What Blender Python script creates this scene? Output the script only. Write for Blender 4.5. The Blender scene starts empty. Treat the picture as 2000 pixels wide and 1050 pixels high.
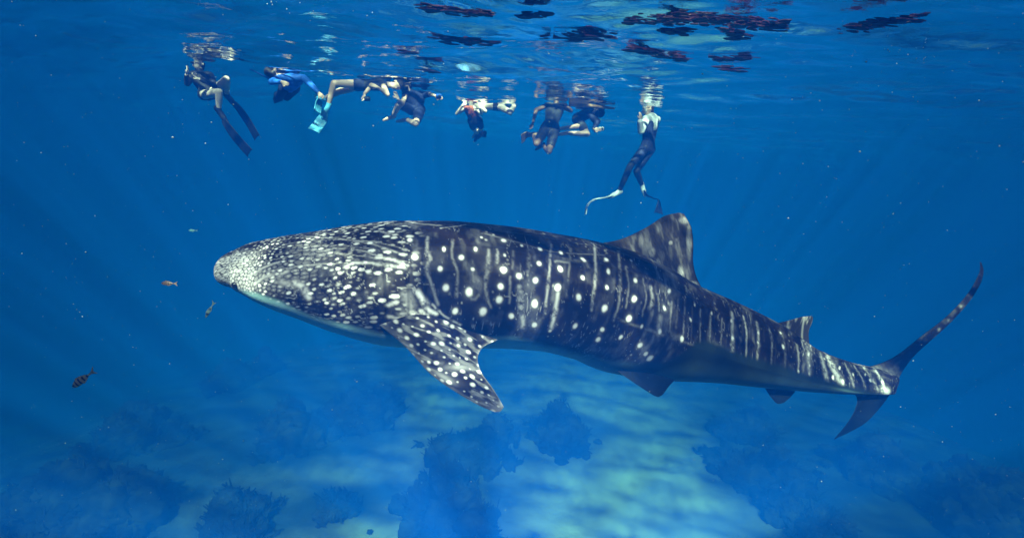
import bpy, bmesh, math, random
import numpy as np
from mathutils import Vector, Matrix, kdtree, noise as mnoise

random.seed(7); rng = np.random.default_rng(7)
SC = bpy.context.scene
COL = SC.collection

# ------------------------------------------------------------------ camera
CAM_Z = -1.48
PITCH, ROLL, F = math.radians(10.0), math.radians(4.5), 1000.0       # F in pixels of a 2000 px wide picture
fw = np.array([0, math.cos(PITCH), -math.sin(PITCH)])
r0 = np.array([1.0, 0, 0]); u0 = np.array([0, math.sin(PITCH), math.cos(PITCH)])
rt = r0*math.cos(ROLL) + u0*math.sin(ROLL)
up = -r0*math.sin(ROLL) + u0*math.cos(ROLL)
CP = np.array([0, 0, CAM_Z])
cam_d = bpy.data.cameras.new('camera'); cam = bpy.data.objects.new('camera', cam_d); COL.objects.link(cam)
cam_d.sensor_width = 36; cam_d.lens = 18; cam_d.clip_start = 0.05; cam_d.clip_end = 2000
cam.matrix_world = Matrix(((rt[0], up[0], -fw[0], CP[0]), (rt[1], up[1], -fw[1], CP[1]), (rt[2], up[2], -fw[2], CP[2]), (0, 0, 0, 1)))
SC.camera = cam

# ------------------------------------------------------------------ world, sun, exposure
SUN_EL, SUN_AZ = math.radians(45), math.radians(181)    # azimuth from +Y clockwise: behind the camera
W = bpy.data.worlds.new('World'); SC.world = W; W.use_nodes = True
nt = W.node_tree; nt.nodes.clear()
sky = nt.nodes.new('ShaderNodeTexSky'); sky.sky_type = 'NISHITA'; sky.sun_disc = False
sky.sun_elevation = SUN_EL; sky.sun_rotation = SUN_AZ
bg = nt.nodes.new('ShaderNodeBackground'); bg.inputs['Strength'].default_value = 0.10
wo = nt.nodes.new('ShaderNodeOutputWorld')
nt.links.new(sky.outputs[0], bg.inputs[0]); nt.links.new(bg.outputs[0], wo.inputs[0])
sl = bpy.data.lights.new('sun', 'SUN'); sl.energy = 5.0; sl.angle = math.radians(1.6); sl.color = (1.0, 0.94, 0.88)
so = bpy.data.objects.new('sun', sl); COL.objects.link(so)
sdir = Vector((math.sin(SUN_AZ)*math.cos(SUN_EL), math.cos(SUN_AZ)*math.cos(SUN_EL), math.sin(SUN_EL)))
so.rotation_euler = sdir.to_track_quat('Z', 'Y').to_euler(); so.location = (0, 0, 30)
SC.view_settings.view_transform = 'Standard'; SC.view_settings.look = 'None'
SC.view_settings.exposure = 0.5; SC.view_settings.gamma = 1; SC.view_settings.use_curve_mapping = False
cy = SC.cycles
cy.max_bounces = 8; cy.diffuse_bounces = 2; cy.glossy_bounces = 3; cy.transmission_bounces = 2
cy.volume_bounces = 2; cy.transparent_max_bounces = 8
cy.use_denoising = True
try:
    cy.denoiser = 'OPENIMAGEDENOISE'; cy.denoising_input_passes = 'RGB_ALBEDO_NORMAL'; cy.denoising_prefilter = 'ACCURATE'
except Exception: pass
cy.sample_clamp_indirect = 4; cy.caustics_reflective = False; cy.caustics_refractive = False

# ------------------------------------------------------------------ helpers
def pw(px, py, d):
    px, py, d = np.broadcast_arrays(np.asarray(px, float), np.asarray(py, float), np.asarray(d, float))
    return CP + (fw + ((px-1000)/F)[..., None]*rt - ((py-525)/F)[..., None]*up)*d[..., None]
def proj(P):
    V = P - CP; z = V@fw
    return 1000 + F*(V@rt)/z, 525 - F*(V@up)/z, z
def hit_z(px, py, z):                  # depth along the lens axis at which the ray meets a height
    d = fw + (px-1000)/F*rt - (py-525)/F*up
    return (z-CP[2])/d[2]
def tag(o, label=None, cat=None, group=None, kind=None):
    if label: o['label'] = label
    if cat: o['category'] = cat
    if group: o['group'] = group
    if kind: o['kind'] = kind
    return o
def link(name, me, mats=None, parent=None, smooth=True):
    o = bpy.data.objects.new(name, me); COL.objects.link(o)
    if mats is not None:
        for m in (mats if isinstance(mats, (list, tuple)) else [mats]): me.materials.append(m)
    if smooth: me.shade_smooth()
    if parent is not None:
        o.parent = parent; o.matrix_parent_inverse = Matrix.Translation(-parent.location)
    return o
def empty(name, loc):
    o = bpy.data.objects.new(name, None); o.empty_display_size = 0.1; o.location = loc; COL.objects.link(o)
    return o
def mesh_np(name, V, Fq):
    me = bpy.data.meshes.new(name); V = np.asarray(V, np.float32); Fq = np.asarray(Fq, np.int32)
    k = Fq.shape[1]
    me.vertices.add(len(V)); me.vertices.foreach_set('co', V.ravel())
    me.loops.add(Fq.size); me.loops.foreach_set('vertex_index', Fq.ravel())
    me.polygons.add(len(Fq)); me.polygons.foreach_set('loop_start', np.arange(0, Fq.size, k, dtype=np.int32))
    me.polygons.foreach_set('loop_total', np.full(len(Fq), k, np.int32))
    me.update(calc_edges=True); me.validate()
    return me
def set_col(me, C):
    a = me.color_attributes.new('pattern', 'FLOAT_COLOR', 'POINT')
    C4 = np.ones((len(C), 4), np.float32); C4[:, :3] = C
    a.data.foreach_set('color', C4.ravel())
def grid_faces(nu, nv, wrap_v=False, off=0, flip=False):
    i = np.arange(nu-1)[:, None]; j = np.arange(nv if wrap_v else nv-1)[None, :]
    j2 = (j+1) % nv
    a = i*nv+j; b = i*nv+j2; c = (i+1)*nv+j2; d = (i+1)*nv+j
    Fq = np.stack([a, b, c, d], -1).reshape(-1, 4)
    if flip: Fq = Fq[:, ::-1]
    return Fq+off
def sstep(a, b, x):
    t = np.clip((x-a)/(b-a), 0, 1); return t*t*(3-2*t)
def catmull(pts, n):
    P = np.asarray(pts, float); P = np.vstack([2*P[0]-P[1], P, 2*P[-1]-P[-2]])
    m = len(P)-3; out = []
    for t in np.linspace(0, m-1e-9, n):
        i = int(t); f = t-i; p0, p1, p2, p3 = P[i:i+4]
        out.append(.5*(2*p1+(p2-p0)*f+(2*p0-5*p1+4*p2-p3)*f*f+(3*p1-p0-3*p2+p3)*f**3))
    return np.array(out)
def even(pts, n):                      # catmull resampled to even arc length
    C = catmull(pts, n*6); L = np.r_[0, np.cumsum(np.linalg.norm(np.diff(C, axis=0), axis=1))]
    t = np.linspace(0, L[-1], n)
    return np.stack([np.interp(t, L, C[:, k]) for k in range(C.shape[1])], 1)
_perm = rng.random((64, 64, 64)).astype(np.float32)
def vn(x, y, z=0.0):                   # smooth value noise, 0..1
    x, y, z = np.broadcast_arrays(np.asarray(x, float), np.asarray(y, float), np.asarray(z, float))
    xi, yi, zi = np.floor(x).astype(int), np.floor(y).astype(int), np.floor(z).astype(int)
    fx, fy, fz = x-xi, y-yi, z-zi
    fx, fy, fz = [f*f*(3-2*f) for f in (fx, fy, fz)]
    g = lambda a, b, c: _perm[(xi+a) & 63, (yi+b) & 63, (zi+c) & 63]
    l = lambda a, b, t: a+(b-a)*t
    return l(l(l(g(0,0,0), g(1,0,0), fx), l(g(0,1,0), g(1,1,0), fx), fy), l(l(g(0,0,1), g(1,0,1), fx), l(g(0,1,1), g(1,1,1), fx), fy), fz)
def fbm(x, y, z=0.0, o=4):
    s = 0; a = .5
    for k in range(o):
        s = s+a*vn(x*2**k+17.3*k, y*2**k+5.1*k, np.asarray(z)*2**k+9.7*k); a *= .5
    return s/(1-.5**o)

# ------------------------------------------------------------------ materials
def nodemat(name):
    m = bpy.data.materials.new(name); m.use_nodes = True
    return m, m.node_tree, m.node_tree.nodes['Principled BSDF']
def mat(name, c, rough=.6, var=.25, scale=12, bump=.0, spec=.4, bscale=40):
    m, t, p = nodemat(name)
    tc = t.nodes.new('ShaderNodeTexCoord'); n = t.nodes.new('ShaderNodeTexNoise'); n.inputs['Scale'].default_value = scale
    n.inputs['Detail'].default_value = 5
    r = t.nodes.new('ShaderNodeValToRGB')
    r.color_ramp.elements[0].position = .3; r.color_ramp.elements[1].position = .7
    r.color_ramp.elements[0].color = (*[v*(1-var) for v in c], 1); r.color_ramp.elements[1].color = (*[min(1, v*(1+var)) for v in c], 1)
    t.links.new(tc.outputs['Object'], n.inputs['Vector']); t.links.new(n.outputs['Fac'], r.inputs[0]); t.links.new(r.outputs[0], p.inputs['Base Color'])
    p.inputs['Roughness'].default_value = rough; p.inputs['Specular IOR Level'].default_value = spec
    if bump:
        b = t.nodes.new('ShaderNodeBump'); b.inputs['Strength'].default_value = bump; b.inputs['Distance'].default_value = .01
        n2 = t.nodes.new('ShaderNodeTexNoise'); n2.inputs['Scale'].default_value = bscale
        t.links.new(tc.outputs['Object'], n2.inputs['Vector']); t.links.new(n2.outputs['Fac'], b.inputs['Height']); t.links.new(b.outputs[0], p.inputs['Normal'])
    return m

# ------------------------------------------------------------------ setting: water body (haze), surface, seabed
m = bpy.data.materials.new('water_body'); m.use_nodes = True; t = m.node_tree; t.nodes.clear()
pv = t.nodes.new('ShaderNodeVolumePrincipled'); mo = t.nodes.new('ShaderNodeOutputMaterial')
pv.inputs['Color'].default_value = (0.001, 0.054, 0.315, 1)
pv.inputs['Absorption Color'].default_value = (0.06, 0.34, 0.17, 1)
pv.inputs['Density'].default_value = 0.114
pv.inputs['Anisotropy'].default_value = -0.53
t.links.new(pv.outputs[0], mo.inputs['Volume'])
bm = bmesh.new(); bmesh.ops.create_cube(bm, size=1)
for v in bm.verts: v.co = Vector((v.co.x*500, v.co.y*500, -28 if v.co.z < 0 else 2.2))
me = bpy.data.meshes.new('haze'); bm.to_mesh(me); bm.free()
tag(link('haze', me, m, smooth=False), kind='stuff')

def axis(lo, hi, flo, fhi, step, grow=1.09):
    a = list(np.arange(flo, fhi+1e-6, step)); s = step
    while a[-1] < hi: s *= grow; a.append(min(hi, a[-1]+s))
    s = step
    while a[0] > lo: s *= grow; a.insert(0, max(lo, a[0]-s))
    return np.array(a)
# wave surface
X = axis(-230, 230, -13, 15, .045); Y = axis(-230, 230, 2.2, 15, .045)
XX, YY = np.meshgrid(X, Y, indexing='ij')
Z = np.zeros_like(XX); wr = np.random.default_rng(21)
for k in range(46):
    lam = 2.6*(0.86**(k*.55)) if k < 34 else wr.uniform(.12, .25)
    ang = math.radians(84+wr.normal(0, 21)); kk = 2*math.pi/lam; ph = wr.uniform(0, 6.28)
    a = 0.0078*lam**1.05/ (1.0+.0*k)
    wx = XX+.25*fbm(XX*.5, YY*.5, k*.37, 2); wy = YY+.25*fbm(XX*.5+40, YY*.5, k*.37, 2)
    Z += a*np.sin(kk*(math.cos(ang)*wx+math.sin(ang)*wy)+ph)
amp = .45+1.1*fbm(XX*.32+3, YY*.32+9, 0, 3)**1.5
fade = np.clip(1-(np.hypot(XX, YY-6)-18)/30, 0, 1)
Z = Z*amp*fade
me = mesh_np('water_surface', np.stack([XX, YY, Z], -1).reshape(-1, 3), grid_faces(len(X), len(Y), flip=True))
m = bpy.data.materials.new('water_surface'); m.use_nodes = True; t = m.node_tree; t.nodes.clear()
N = t.nodes.new; L = t.links.new
out = N('ShaderNodeOutputMaterial'); mix = N('ShaderNodeMixShader'); tr = N('ShaderNodeBsdfTransparent'); gl = N('ShaderNodeBsdfGlossy')
fr = N('ShaderNodeFresnel'); fr.inputs['IOR'].default_value = 1.33
gl.inputs['Roughness'].default_value = .07; gl.inputs['Color'].default_value = (1, 1, 1, 1)
tc = N('ShaderNodeTexCoord'); mp = N('ShaderNodeMapping'); mp.inputs['Scale'].default_value = (3.2, 7.5, 1)
n1 = N('ShaderNodeTexNoise'); n1.inputs['Scale'].default_value = 1.4; n1.inputs['Detail'].default_value = 3; n1.inputs['Distortion'].default_value = .6
bp = N('ShaderNodeBump'); bp.inputs['Strength'].default_value = .35; bp.inputs['Distance'].default_value = .02
L(tc.outputs['Object'], mp.inputs[0]); L(mp.outputs[0], n1.inputs['Vector']); L(n1.outputs['Fac'], bp.inputs['Height'])
L(bp.outputs[0], gl.inputs['Normal'])
# the waves gather sunlight into a moving net: transmission varies over the surface
nd = N('ShaderNodeTexNoise'); nd.inputs['Scale'].default_value = 1.6; nd.inputs['Detail'].default_value = 2
va = N('ShaderNodeVectorMath'); va.operation = 'MULTIPLY_ADD'; va.inputs[1].default_value = (.55, .55, .0)
L(tc.outputs['Object'], nd.inputs['Vector']); L(nd.outputs['Color'], va.inputs[0]); L(tc.outputs['Object'], va.inputs[2])
prev = None
for sc_, lo_, hi_, pk_ in ((2.3, .0, .22, 2.1), (4.6, .0, .30, 1.5), (.55, .0, .5, 1.35)):
    vo = N('ShaderNodeTexVoronoi'); vo.feature = 'DISTANCE_TO_EDGE'; vo.inputs['Scale'].default_value = sc_; vo.voronoi_dimensions = '2D'
    L(va.outputs[0], vo.inputs['Vector'])
    mr = N('ShaderNodeMapRange'); mr.interpolation_type = 'SMOOTHERSTEP'; mr.inputs['From Min'].default_value = lo_; mr.inputs['From Max'].default_value = hi_
    mr.inputs['To Min'].default_value = pk_; mr.inputs['To Max'].default_value = .74
    L(vo.outputs['Distance'], mr.inputs['Value'])
    if prev is None: prev = mr.outputs[0]
    else:
        mm = N('ShaderNodeMath'); mm.operation = 'MULTIPLY'; L(prev, mm.inputs[0]); L(mr.outputs[0], mm.inputs[1]); prev = mm.outputs[0]
L(prev, tr.inputs[0])
L(fr.outputs[0], mix.inputs[0]); L(tr.outputs[0], mix.inputs[1]); L(gl.outputs[0], mix.inputs[2]); L(mix.outputs[0], out.inputs['Surface'])
tag(link('water_surface', me, m), kind='structure')

# seabed
CORALS = [
 (490, 1045, 1.9, .80, 'dark knobbly coral mound with crisp lobed top at bottom edge, left of middle'),
 (665, 990, 1.1, .55, 'small round coral clump just right of the crisp knobbly mound'),
 (900, 1030, 2.6, 1.0, 'wide dark coral mass at bottom edge under the pectoral fin tip'),
 (930, 905, 2.8, 1.15, 'large hazy coral mass behind the wide mass below the pectoral fin'),
 (620, 850, 2.8, 1.1, 'broad hazy coral mound between the pectoral fin tip and the left dark reef'),
 (720, 815, 2.6, 1.2, 'tall faded coral mound seen under the pectoral fin of the shark'),
 (485, 745, 2.6, 1.3, 'isolated faded coral mound farthest off, under the head of the shark'),
 (1100, 860, 2.2, 1.0, 'faded coral mound left of the pale sand, under the belly of the shark'),
 (1500, 930, 2.7, .9, 'long hazy coral mound right of the pale sand patch under the anal fin'),
 (1560, 1010, 2.2, .7, 'low coral mound near the bottom edge, right of the pale sand patch'),
 (1460, 840, 2.6, .9, 'very faint coral mound under the pelvic fin and lower tail lobe'),
 (1800, 960, 4.2, 1.3, 'big dark coral bank in the lower right corner'),
 (230, 960, 4.2, 1.1, 'big dark coral bank in the lower left corner'),
 (80, 1030, 3.2, 1.0, 'dark coral mound in the lower left corner, before the big bank'),
 (300, 860, 3.0, 1.0, 'faint coral rise behind the big dark bank at lower left'),
]
BED = -10.3
def bed_z(x, y):
    x = np.asarray(x, float); y = np.asarray(y, float)
    r = np.hypot(x-4, (y-14)*.8)
    return BED - 12*sstep(8, 50, r) + .9*(fbm(x*.16+2, y*.16+7, 0, 3)-.5) + .05*(fbm(x*.9, y*.9, 3, 3)-.5)
X = axis(-240, 240, -22, 28, .2); Y = axis(-240, 240, 6, 40, .2)
XX, YY = np.meshgrid(X, Y, indexing='ij')
ZZ = bed_z(XX, YY)
me = mesh_np('seabed', np.stack([XX, YY, ZZ], -1).reshape(-1, 3), grid_faces(len(X), len(Y), flip=True))
XW = XX+3.2*(fbm(XX*.3+1, YY*.3, 7, 4)-.5); YW = YY+3.2*(fbm(XX*.3+11, YY*.3+4, 2, 4)-.5)
sand = .90*np.exp(-((XW-1.5)/10.5)**2-((YW-13)/8.5)**2)          # pale sand lies in the middle, rubble and weed around
for (px, py, rx, ry, v_) in ((1235, 1020, 2.6, 2.4, 1.1), (1180, 800, 2.6, 3.0, .12), (1330, 860, 2.8, 3.0, .15), (600, 905, 2.0, 1.2, .4), (430, 920, 1.5, 2.0, .38), (640, 1045, 1.3, 1.2, .45), (400, 1000, 1.6, 1.6, .3), (760, 1045, 1.2, .8, .4), (860, 800, 1.2, 2, .25)):
    P = pw(px, py, hit_z(px, py, BED)); sand += v_*np.exp(-((XW-P[0])/rx)**2-((YW-P[1])/ry)**2)
nz = fbm(XX*.34+5, YY*.34+2, 0, 5)-.5; nf = fbm(XX*1.6, YY*1.6, 4, 3)-.5
for (px, py, w_, *_r) in CORALS:
    P = pw(px, py, hit_z(px, py, BED)); sand -= .5*np.exp(-((XW-P[0])/(w_*.95))**2-((YW-P[1]-.3)/(w_*.95))**2)
sand = sstep(-.1, 1.35, sand+.7*nz+.04*nf)
sa = me.attributes.new('sand', 'FLOAT', 'POINT'); sa.data.foreach_set('value', sand.ravel().astype(np.float32))
m, t, p = nodemat('seabed_sand'); N = t.nodes.new; L = t.links.new
tc = N('ShaderNodeTexCoord'); n1 = N('ShaderNodeTexNoise'); n1.inputs['Scale'].default_value = 2.2; n1.inputs['Detail'].default_value = 6
as_ = N('ShaderNodeAttribute'); as_.attribute_name = 'sand'; ma = N('ShaderNodeMath'); ma.operation = 'MULTIPLY_ADD'; ma.inputs[1].default_value = .22
L(n1.outputs['Fac'], ma.inputs[0]); L(as_.outputs['Fac'], ma.inputs[2])
r = N('ShaderNodeValToRGB'); e = r.color_ramp.elements
e[0].position = .14; e[0].color = (.05, .07, .055, 1); e[1].position = 1.0; e[1].color = (.62, .62, .52, 1)
n2 = N('ShaderNodeTexNoise'); n2.inputs['Scale'].default_value = 9; n2.inputs['Detail'].default_value = 6
bp = N('ShaderNodeBump'); bp.inputs['Strength'].default_value = .6; bp.inputs['Distance'].default_value = .05
L(tc.outputs['Object'], n1.inputs['Vector']); L(tc.outputs['Object'], n2.inputs['Vector']); L(ma.outputs[0], r.inputs[0]); L(r.outputs[0], p.inputs['Base Color'])
L(n2.outputs['Fac'], bp.inputs['Height']); L(bp.outputs[0], p.inputs['Normal']); p.inputs['Roughness'].default_value = .9
p.inputs['Specular IOR Level'].default_value = .1
tag(link('seabed', me, m), kind='structure')

# coral heads: lumpy mounds made of many knobs
m_coral = mat('dark_coral', (.03, .038, .03), .95, .5, 3, .8, .1, 14)
bm = bmesh.new(); bmesh.ops.create_icosphere(bm, subdivisions=3, radius=1)
ICO_V = np.array([v.co[:] for v in bm.verts]); ICO_F = np.array([[v.index for v in f.verts] for f in bm.faces]); bm.free()
def coral(px, py, wm, hm, label, seed, knob=1.0):
    d = hit_z(px, py, BED)
    for _ in range(5):
        P = pw(px, py, d); d = hit_z(px, py, float(bed_z(P[0], P[1])))
    P = pw(px, py, d); base = Vector((P[0], P[1], float(bed_z(P[0], P[1]))))
    rr = np.random.default_rng(seed); wm *= 1.65; hm *= 1.1
    sub = [(rr.uniform(-.5, .5), rr.uniform(-.4, .4), rr.uniform(.5, 1)) for _ in range(5)]
    AV, AF = [], []; nk = int(60+30*wm)
    for q in range(nk):
        a = rr.uniform(0, 6.28); f = abs(rr.normal(0, .42)) if q > 4 else rr.uniform(0, .25)
        f = min(f, 1.0); sc_ = sub[q % 5]; lx, ly = (sc_[0]+math.cos(a)*f*.55)*wm*.5, (sc_[1]+math.sin(a)*f*.55)*wm*.5
        rad = (rr.uniform(.10, .22) if q % 3 else rr.uniform(.04, .09))*(1.35-f*.6)*(.5+.16*wm)*knob
        zz = hm*sc_[2]*max(0, (1-f))**1.2*rr.uniform(.5, 1.0)-rad*.25
        Vv = ICO_V
        dsp = 1+1.5*(fbm(Vv[:, 0]*2.6+q*3.3+seed, Vv[:, 1]*2.6, Vv[:, 2]*2.6, 4)-.5)
        Vv = Vv*dsp[:, None]*rad*np.array([rr.uniform(.8, 1.3), rr.uniform(.8, 1.3), rr.uniform(.7, 1.25)])+np.array([lx, ly, zz])
        Vv[:, 2] = np.where(Vv[:, 2] < zz, zz+(Vv[:, 2]-zz)*(1+max(0, zz)/rad*1.4), Vv[:, 2])   # skirts reach the sand
        AV.append(Vv); AF.append(ICO_F+len(ICO_V)*q)
    # stubby branches stand out all over the mound
    AV = np.vstack(AV); AF = np.vstack(AF); nb = int(900+500*wm/1.65)
    cand = np.where(AV[:, 2] > .05)[0]; pick = rr.choice(cand, nb); ctr_ = np.array([0, 0, -.3*wm])
    B = AV[pick]; D = B-ctr_; D /= np.linalg.norm(D, axis=1)[:, None]; D = D+rr.normal(0, .55, D.shape); D /= np.linalg.norm(D, axis=1)[:, None]
    a1 = np.cross(D, [0.3, .5, .8]); a1 /= np.linalg.norm(a1, axis=1)[:, None]; a2 = np.cross(D, a1)
    ln = rr.uniform(.05, .24, nb)[:, None]; r1 = rr.uniform(.018, .05, nb)[:, None]
    ring = [B-D*.04+a1*r1, B-D*.04-a1*r1*.5+a2*r1*.87, B-D*.04-a1*r1*.5-a2*r1*.87]; tip = [B+D*ln+a1*r1*.5, B+D*ln-a1*r1*.25+a2*r1*.43, B+D*ln-a1*r1*.25-a2*r1*.43]
    T6 = np.stack(ring+tip, 1).reshape(-1, 3); f6 = np.array([(0,1,4),(0,4,3),(1,2,5),(1,5,4),(2,0,3),(2,3,5),(3,4,5)])
    F6 = (f6[None]+6*np.arange(nb)[:, None, None]).reshape(-1, 3)+len(AV)
    me = mesh_np('coral_head', np.vstack([AV, T6]), np.vstack([AF, F6]))
    o = link('coral_head', me, m_coral); o.location = base; o.rotation_euler.z = rr.uniform(0, 6)
    return tag(o, label, 'coral', 'coral heads on the sandy seabed')
for k, (px, py, w_, h_, lb) in enumerate(CORALS): coral(px, py, w_, h_, lb, 11+k*3)

# ------------------------------------------------------------------ whale shark
ST = np.array([  # px x, top y, bottom y, depth, half width, keel fraction(0 top..1 bottom), corner, boxiness
 (418.5, 519, 527, 3.10, .025, .50, 2.0, 2.0),
 (422, 509, 536, 3.10, .075, .50, 2.0, 2.2),
 (430, 500, 547, 3.10, .135, .50, 2.0, 2.3),
 (445, 489, 559, 3.10, .205, .52, 2.0, 2.4),
 (465, 480, 567, 3.11, .26, .54, 2.0, 2.4),
 (495, 470, 577, 3.12, .315, .55, 2.0, 2.4),
 (540, 461, 596, 3.14, .36, .55, 2.0, 2.3),
 (600, 452, 620, 3.16, .40, .55, 2.0, 2.2),
 (680, 439, 652, 3.20, .43, .55, 2.0, 2.1),
 (770, 431, 676, 3.25, .45, .54, 2.0, 2.1),
 (860, 431, 683, 3.32, .45, .52, 2.0, 2.0),
 (960, 439, 680, 3.41, .44, .50, 2.0, 2.0),
 (1060, 455, 685, 3.53, .42, .49, 1.9, 2.0),
 (1150, 476, 703, 3.66, .40, .50, 1.75, 2.0),
 (1230, 506, 730, 3.80, .37, .52, 1.5, 2.0),
 (1310, 546, 743, 3.96, .345, .54, 1.25, 2.0),
 (1400, 584, 747, 4.15, .30, .62, 1.15, 2.0),
 (1500, 632, 757, 4.38, .245, .66, 1.12, 2.0),
 (1580, 679, 765, 4.57, .19, .70, 1.12, 2.0),
 (1650, 704, 770, 4.74, .155, .80, 1.15, 2.0),
 (1700, 717, 771, 4.86, .125, .86, 1.2, 2.0),
 (1738, 730, 770, 4.95, .085, .86, 1.3, 2.0),
 (1748, 738, 769, 4.97, .03, .80, 1.6, 2.0)])
def pchip(xk, yk, x):
    h = np.diff(xk); d = np.diff(yk)/h; m_ = np.zeros(len(xk))
    for i in range(1, len(xk)-1):
        if d[i-1]*d[i] > 0:
            w1 = 2*h[i]+h[i-1]; w2 = h[i]+2*h[i-1]; m_[i] = (w1+w2)/(w1/d[i-1]+w2/d[i])
    m_[0] = d[0]; m_[-1] = d[-1]
    i = np.clip(np.searchsorted(xk, x)-1, 0, len(xk)-2); t = (x-xk[i])/h[i]
    return (2*t**3-3*t**2+1)*yk[i]+(t**3-2*t**2+t)*h[i]*m_[i]+(-2*t**3+3*t**2)*yk[i+1]+(t**3-t**2)*h[i]*m_[i+1]
KD = .80
ST[:, 3:5] *= KD
NS, NT = 1000, 400
sx = ST[:, 0]
tt = np.linspace(0, 1, NS)
ease = 418.5+(1748-418.5)*tt
ease = ease - 0*tt
# crowd rings towards the snout
w0 = np.clip(1-tt/.12, 0, 1); ease = 418.5+(ease-418.5)*(1-.55*w0**1.5)
G = [pchip(sx, ST[:, k], ease) for k in range(8)]
th = np.linspace(0, 2*math.pi, NT, endpoint=False)
top_t, bot_t, dep, hw, kf, ca, bx = G[1].copy(), G[2].copy(), G[3], G[4], G[5], G[6], G[7]
top_e, bot_e = top_t.copy(), bot_t.copy()
def ring_shape(theta, kf_, ca_, bx_, w_, ht, hb):
    c = np.cos(theta); s = np.sin(theta)
    u = np.abs(c)
    a = np.where(c >= 0, ca_, np.minimum(2.0, ca_*1.25))
    x = w_*np.sign(s)*np.power(np.clip(1-u**a, 0, 1), 1/bx_)
    z = np.where(c >= 0, u*ht, -u*hb)
    return x, z
for it in range(7):
    C = pw(ease+13*(1-sstep(418, 540, ease)), (top_e+bot_e)/2, dep)
    T = np.gradient(C, axis=0); T /= np.linalg.norm(T, axis=1)[:, None]
    for _ in range(20): T[1:-1] = (T[:-2]+T[1:-1]*2+T[2:])/4
    T /= np.linalg.norm(T, axis=1)[:, None]
    zup = np.array([0.02, 0, 1.0])
    U = zup-(T@zup)[:, None]*T; U /= np.linalg.norm(U, axis=1)[:, None]
    LAT = np.cross(T, U)                      # towards the viewer (flank we see)
    LAT *= -np.sign((LAT@fw))[:, None]
    H = (bot_e-top_e)/F*dep
    ht = H*kf; hb = H*(1-kf)                   # keel at fraction kf from the top
    kc = C + U*(H/2-ht)[:, None]
    x, z = ring_shape(th[None, :], kf[:, None], ca[:, None], bx[:, None], hw[:, None], ht[:, None], hb[:, None])
    # fleshy ridges along the flank
    Xp = ease[:, None]
    rid = sstep(760, 900, Xp)*(1-sstep(1640, 1740, Xp))
    ang = np.where(th > math.pi, 2*math.pi-th, th)[None, :]
    b = np.zeros_like(x)
    for a0, wd, am in ((.42, .045, .010), (.80, .05, .012), (1.16, .05, .008)):
        b = b+am*np.exp(-((ang-a0-.06*np.sin(Xp/160))/wd)**2)
    bump = rid*b*KD
    rad = np.sqrt(x*x+z*z)+1e-9
    # gill slits as shallow grooves
    gro = np.zeros_like(x)
    for gx, ga in ((688, .9), (722, .95), (757, 1.0), (791, 1.1), (818, 1.2)):
        cx = gx+7*np.sin((ang-1.2)*2.2)
        gro = gro+np.exp(-((Xp-cx)/2.2)**2)*sstep(.75, 1.0, ang)*(1-sstep(1.75, 2.0, ang))
    bump = bump-.006*gro
    x = x*(1+bump/rad); z = z*(1+bump/rad)
    V = kc[:, None, :]+LAT[:, None, :]*x[..., None]+U[:, None, :]*z[..., None]
    PX, PY, _ = proj(V)
    top_e += (top_t-PY.min(1))*.8; bot_e += (bot_t-PY.max(1))*.8
near = (x >= 0)
# metric coordinates on the skin: S along, TT around from the back ridge
Sarc = np.r_[0, np.cumsum(np.linalg.norm(np.diff(C, axis=0), axis=1))]
half = NT//2
seg = np.linalg.norm(np.diff(V[:, :half+1], axis=1), axis=2)
Thalf = np.concatenate([np.zeros((NS, 1)), np.cumsum(seg, 1)], 1)       # NS x half+1
idx = np.arange(NT); mir = np.where(idx <= half, idx, NT-idx)
TT = Thalf[:, mir]; SS = np.repeat(Sarc[:, None], NT, 1)
PXm, PYm = PX[:, mir], PY[:, mir]
if not (x[:, 5] > 0).all(): PXm, PYm = PX[:, (NT-mir) % NT], PY[:, (NT-mir) % NT]
# keep only skin in view when turning a picture position into a skin position
jn = np.arange(half+1); visPY = PY[:, :half+1]; visPX = PX[:, :half+1]
jtop = visPY.argmin(1); jbot = visPY.argmax(1)
def skin(px, py):
    i = int(np.abs(ease-px).argmin())
    for _ in range(4):
        seg_ = slice(jtop[i], jbot[i]+1)
        j = jtop[i]+int(np.abs(visPY[i, seg_]-py).argmin())
        i = int(np.abs(visPX[:, j]-px).argmin())
    return Sarc[i], Thalf[i, j], dep[i]
# --- pattern
dark = np.array([.009, .0055, .0060]); pale = np.array([.92, .88, .84])
white = np.zeros((NS, NT))
h = slice(0, half+1)
S_, T_ = SS[:, h], TT[:, h]; A_ = ang.repeat(NS, 0)[:, h] if ang.shape[0] == 1 else ang[:, h]; E_ = np.repeat(ease[:, None], half+1, 1)
YY_ = visPY
wp = np.zeros_like(S_)
wS = S_+.03*(fbm(S_*6, T_*6, 1, 3)-.5); wT = T_+.03*(fbm(S_*6+9, T_*6, 2, 3)-.5)
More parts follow.
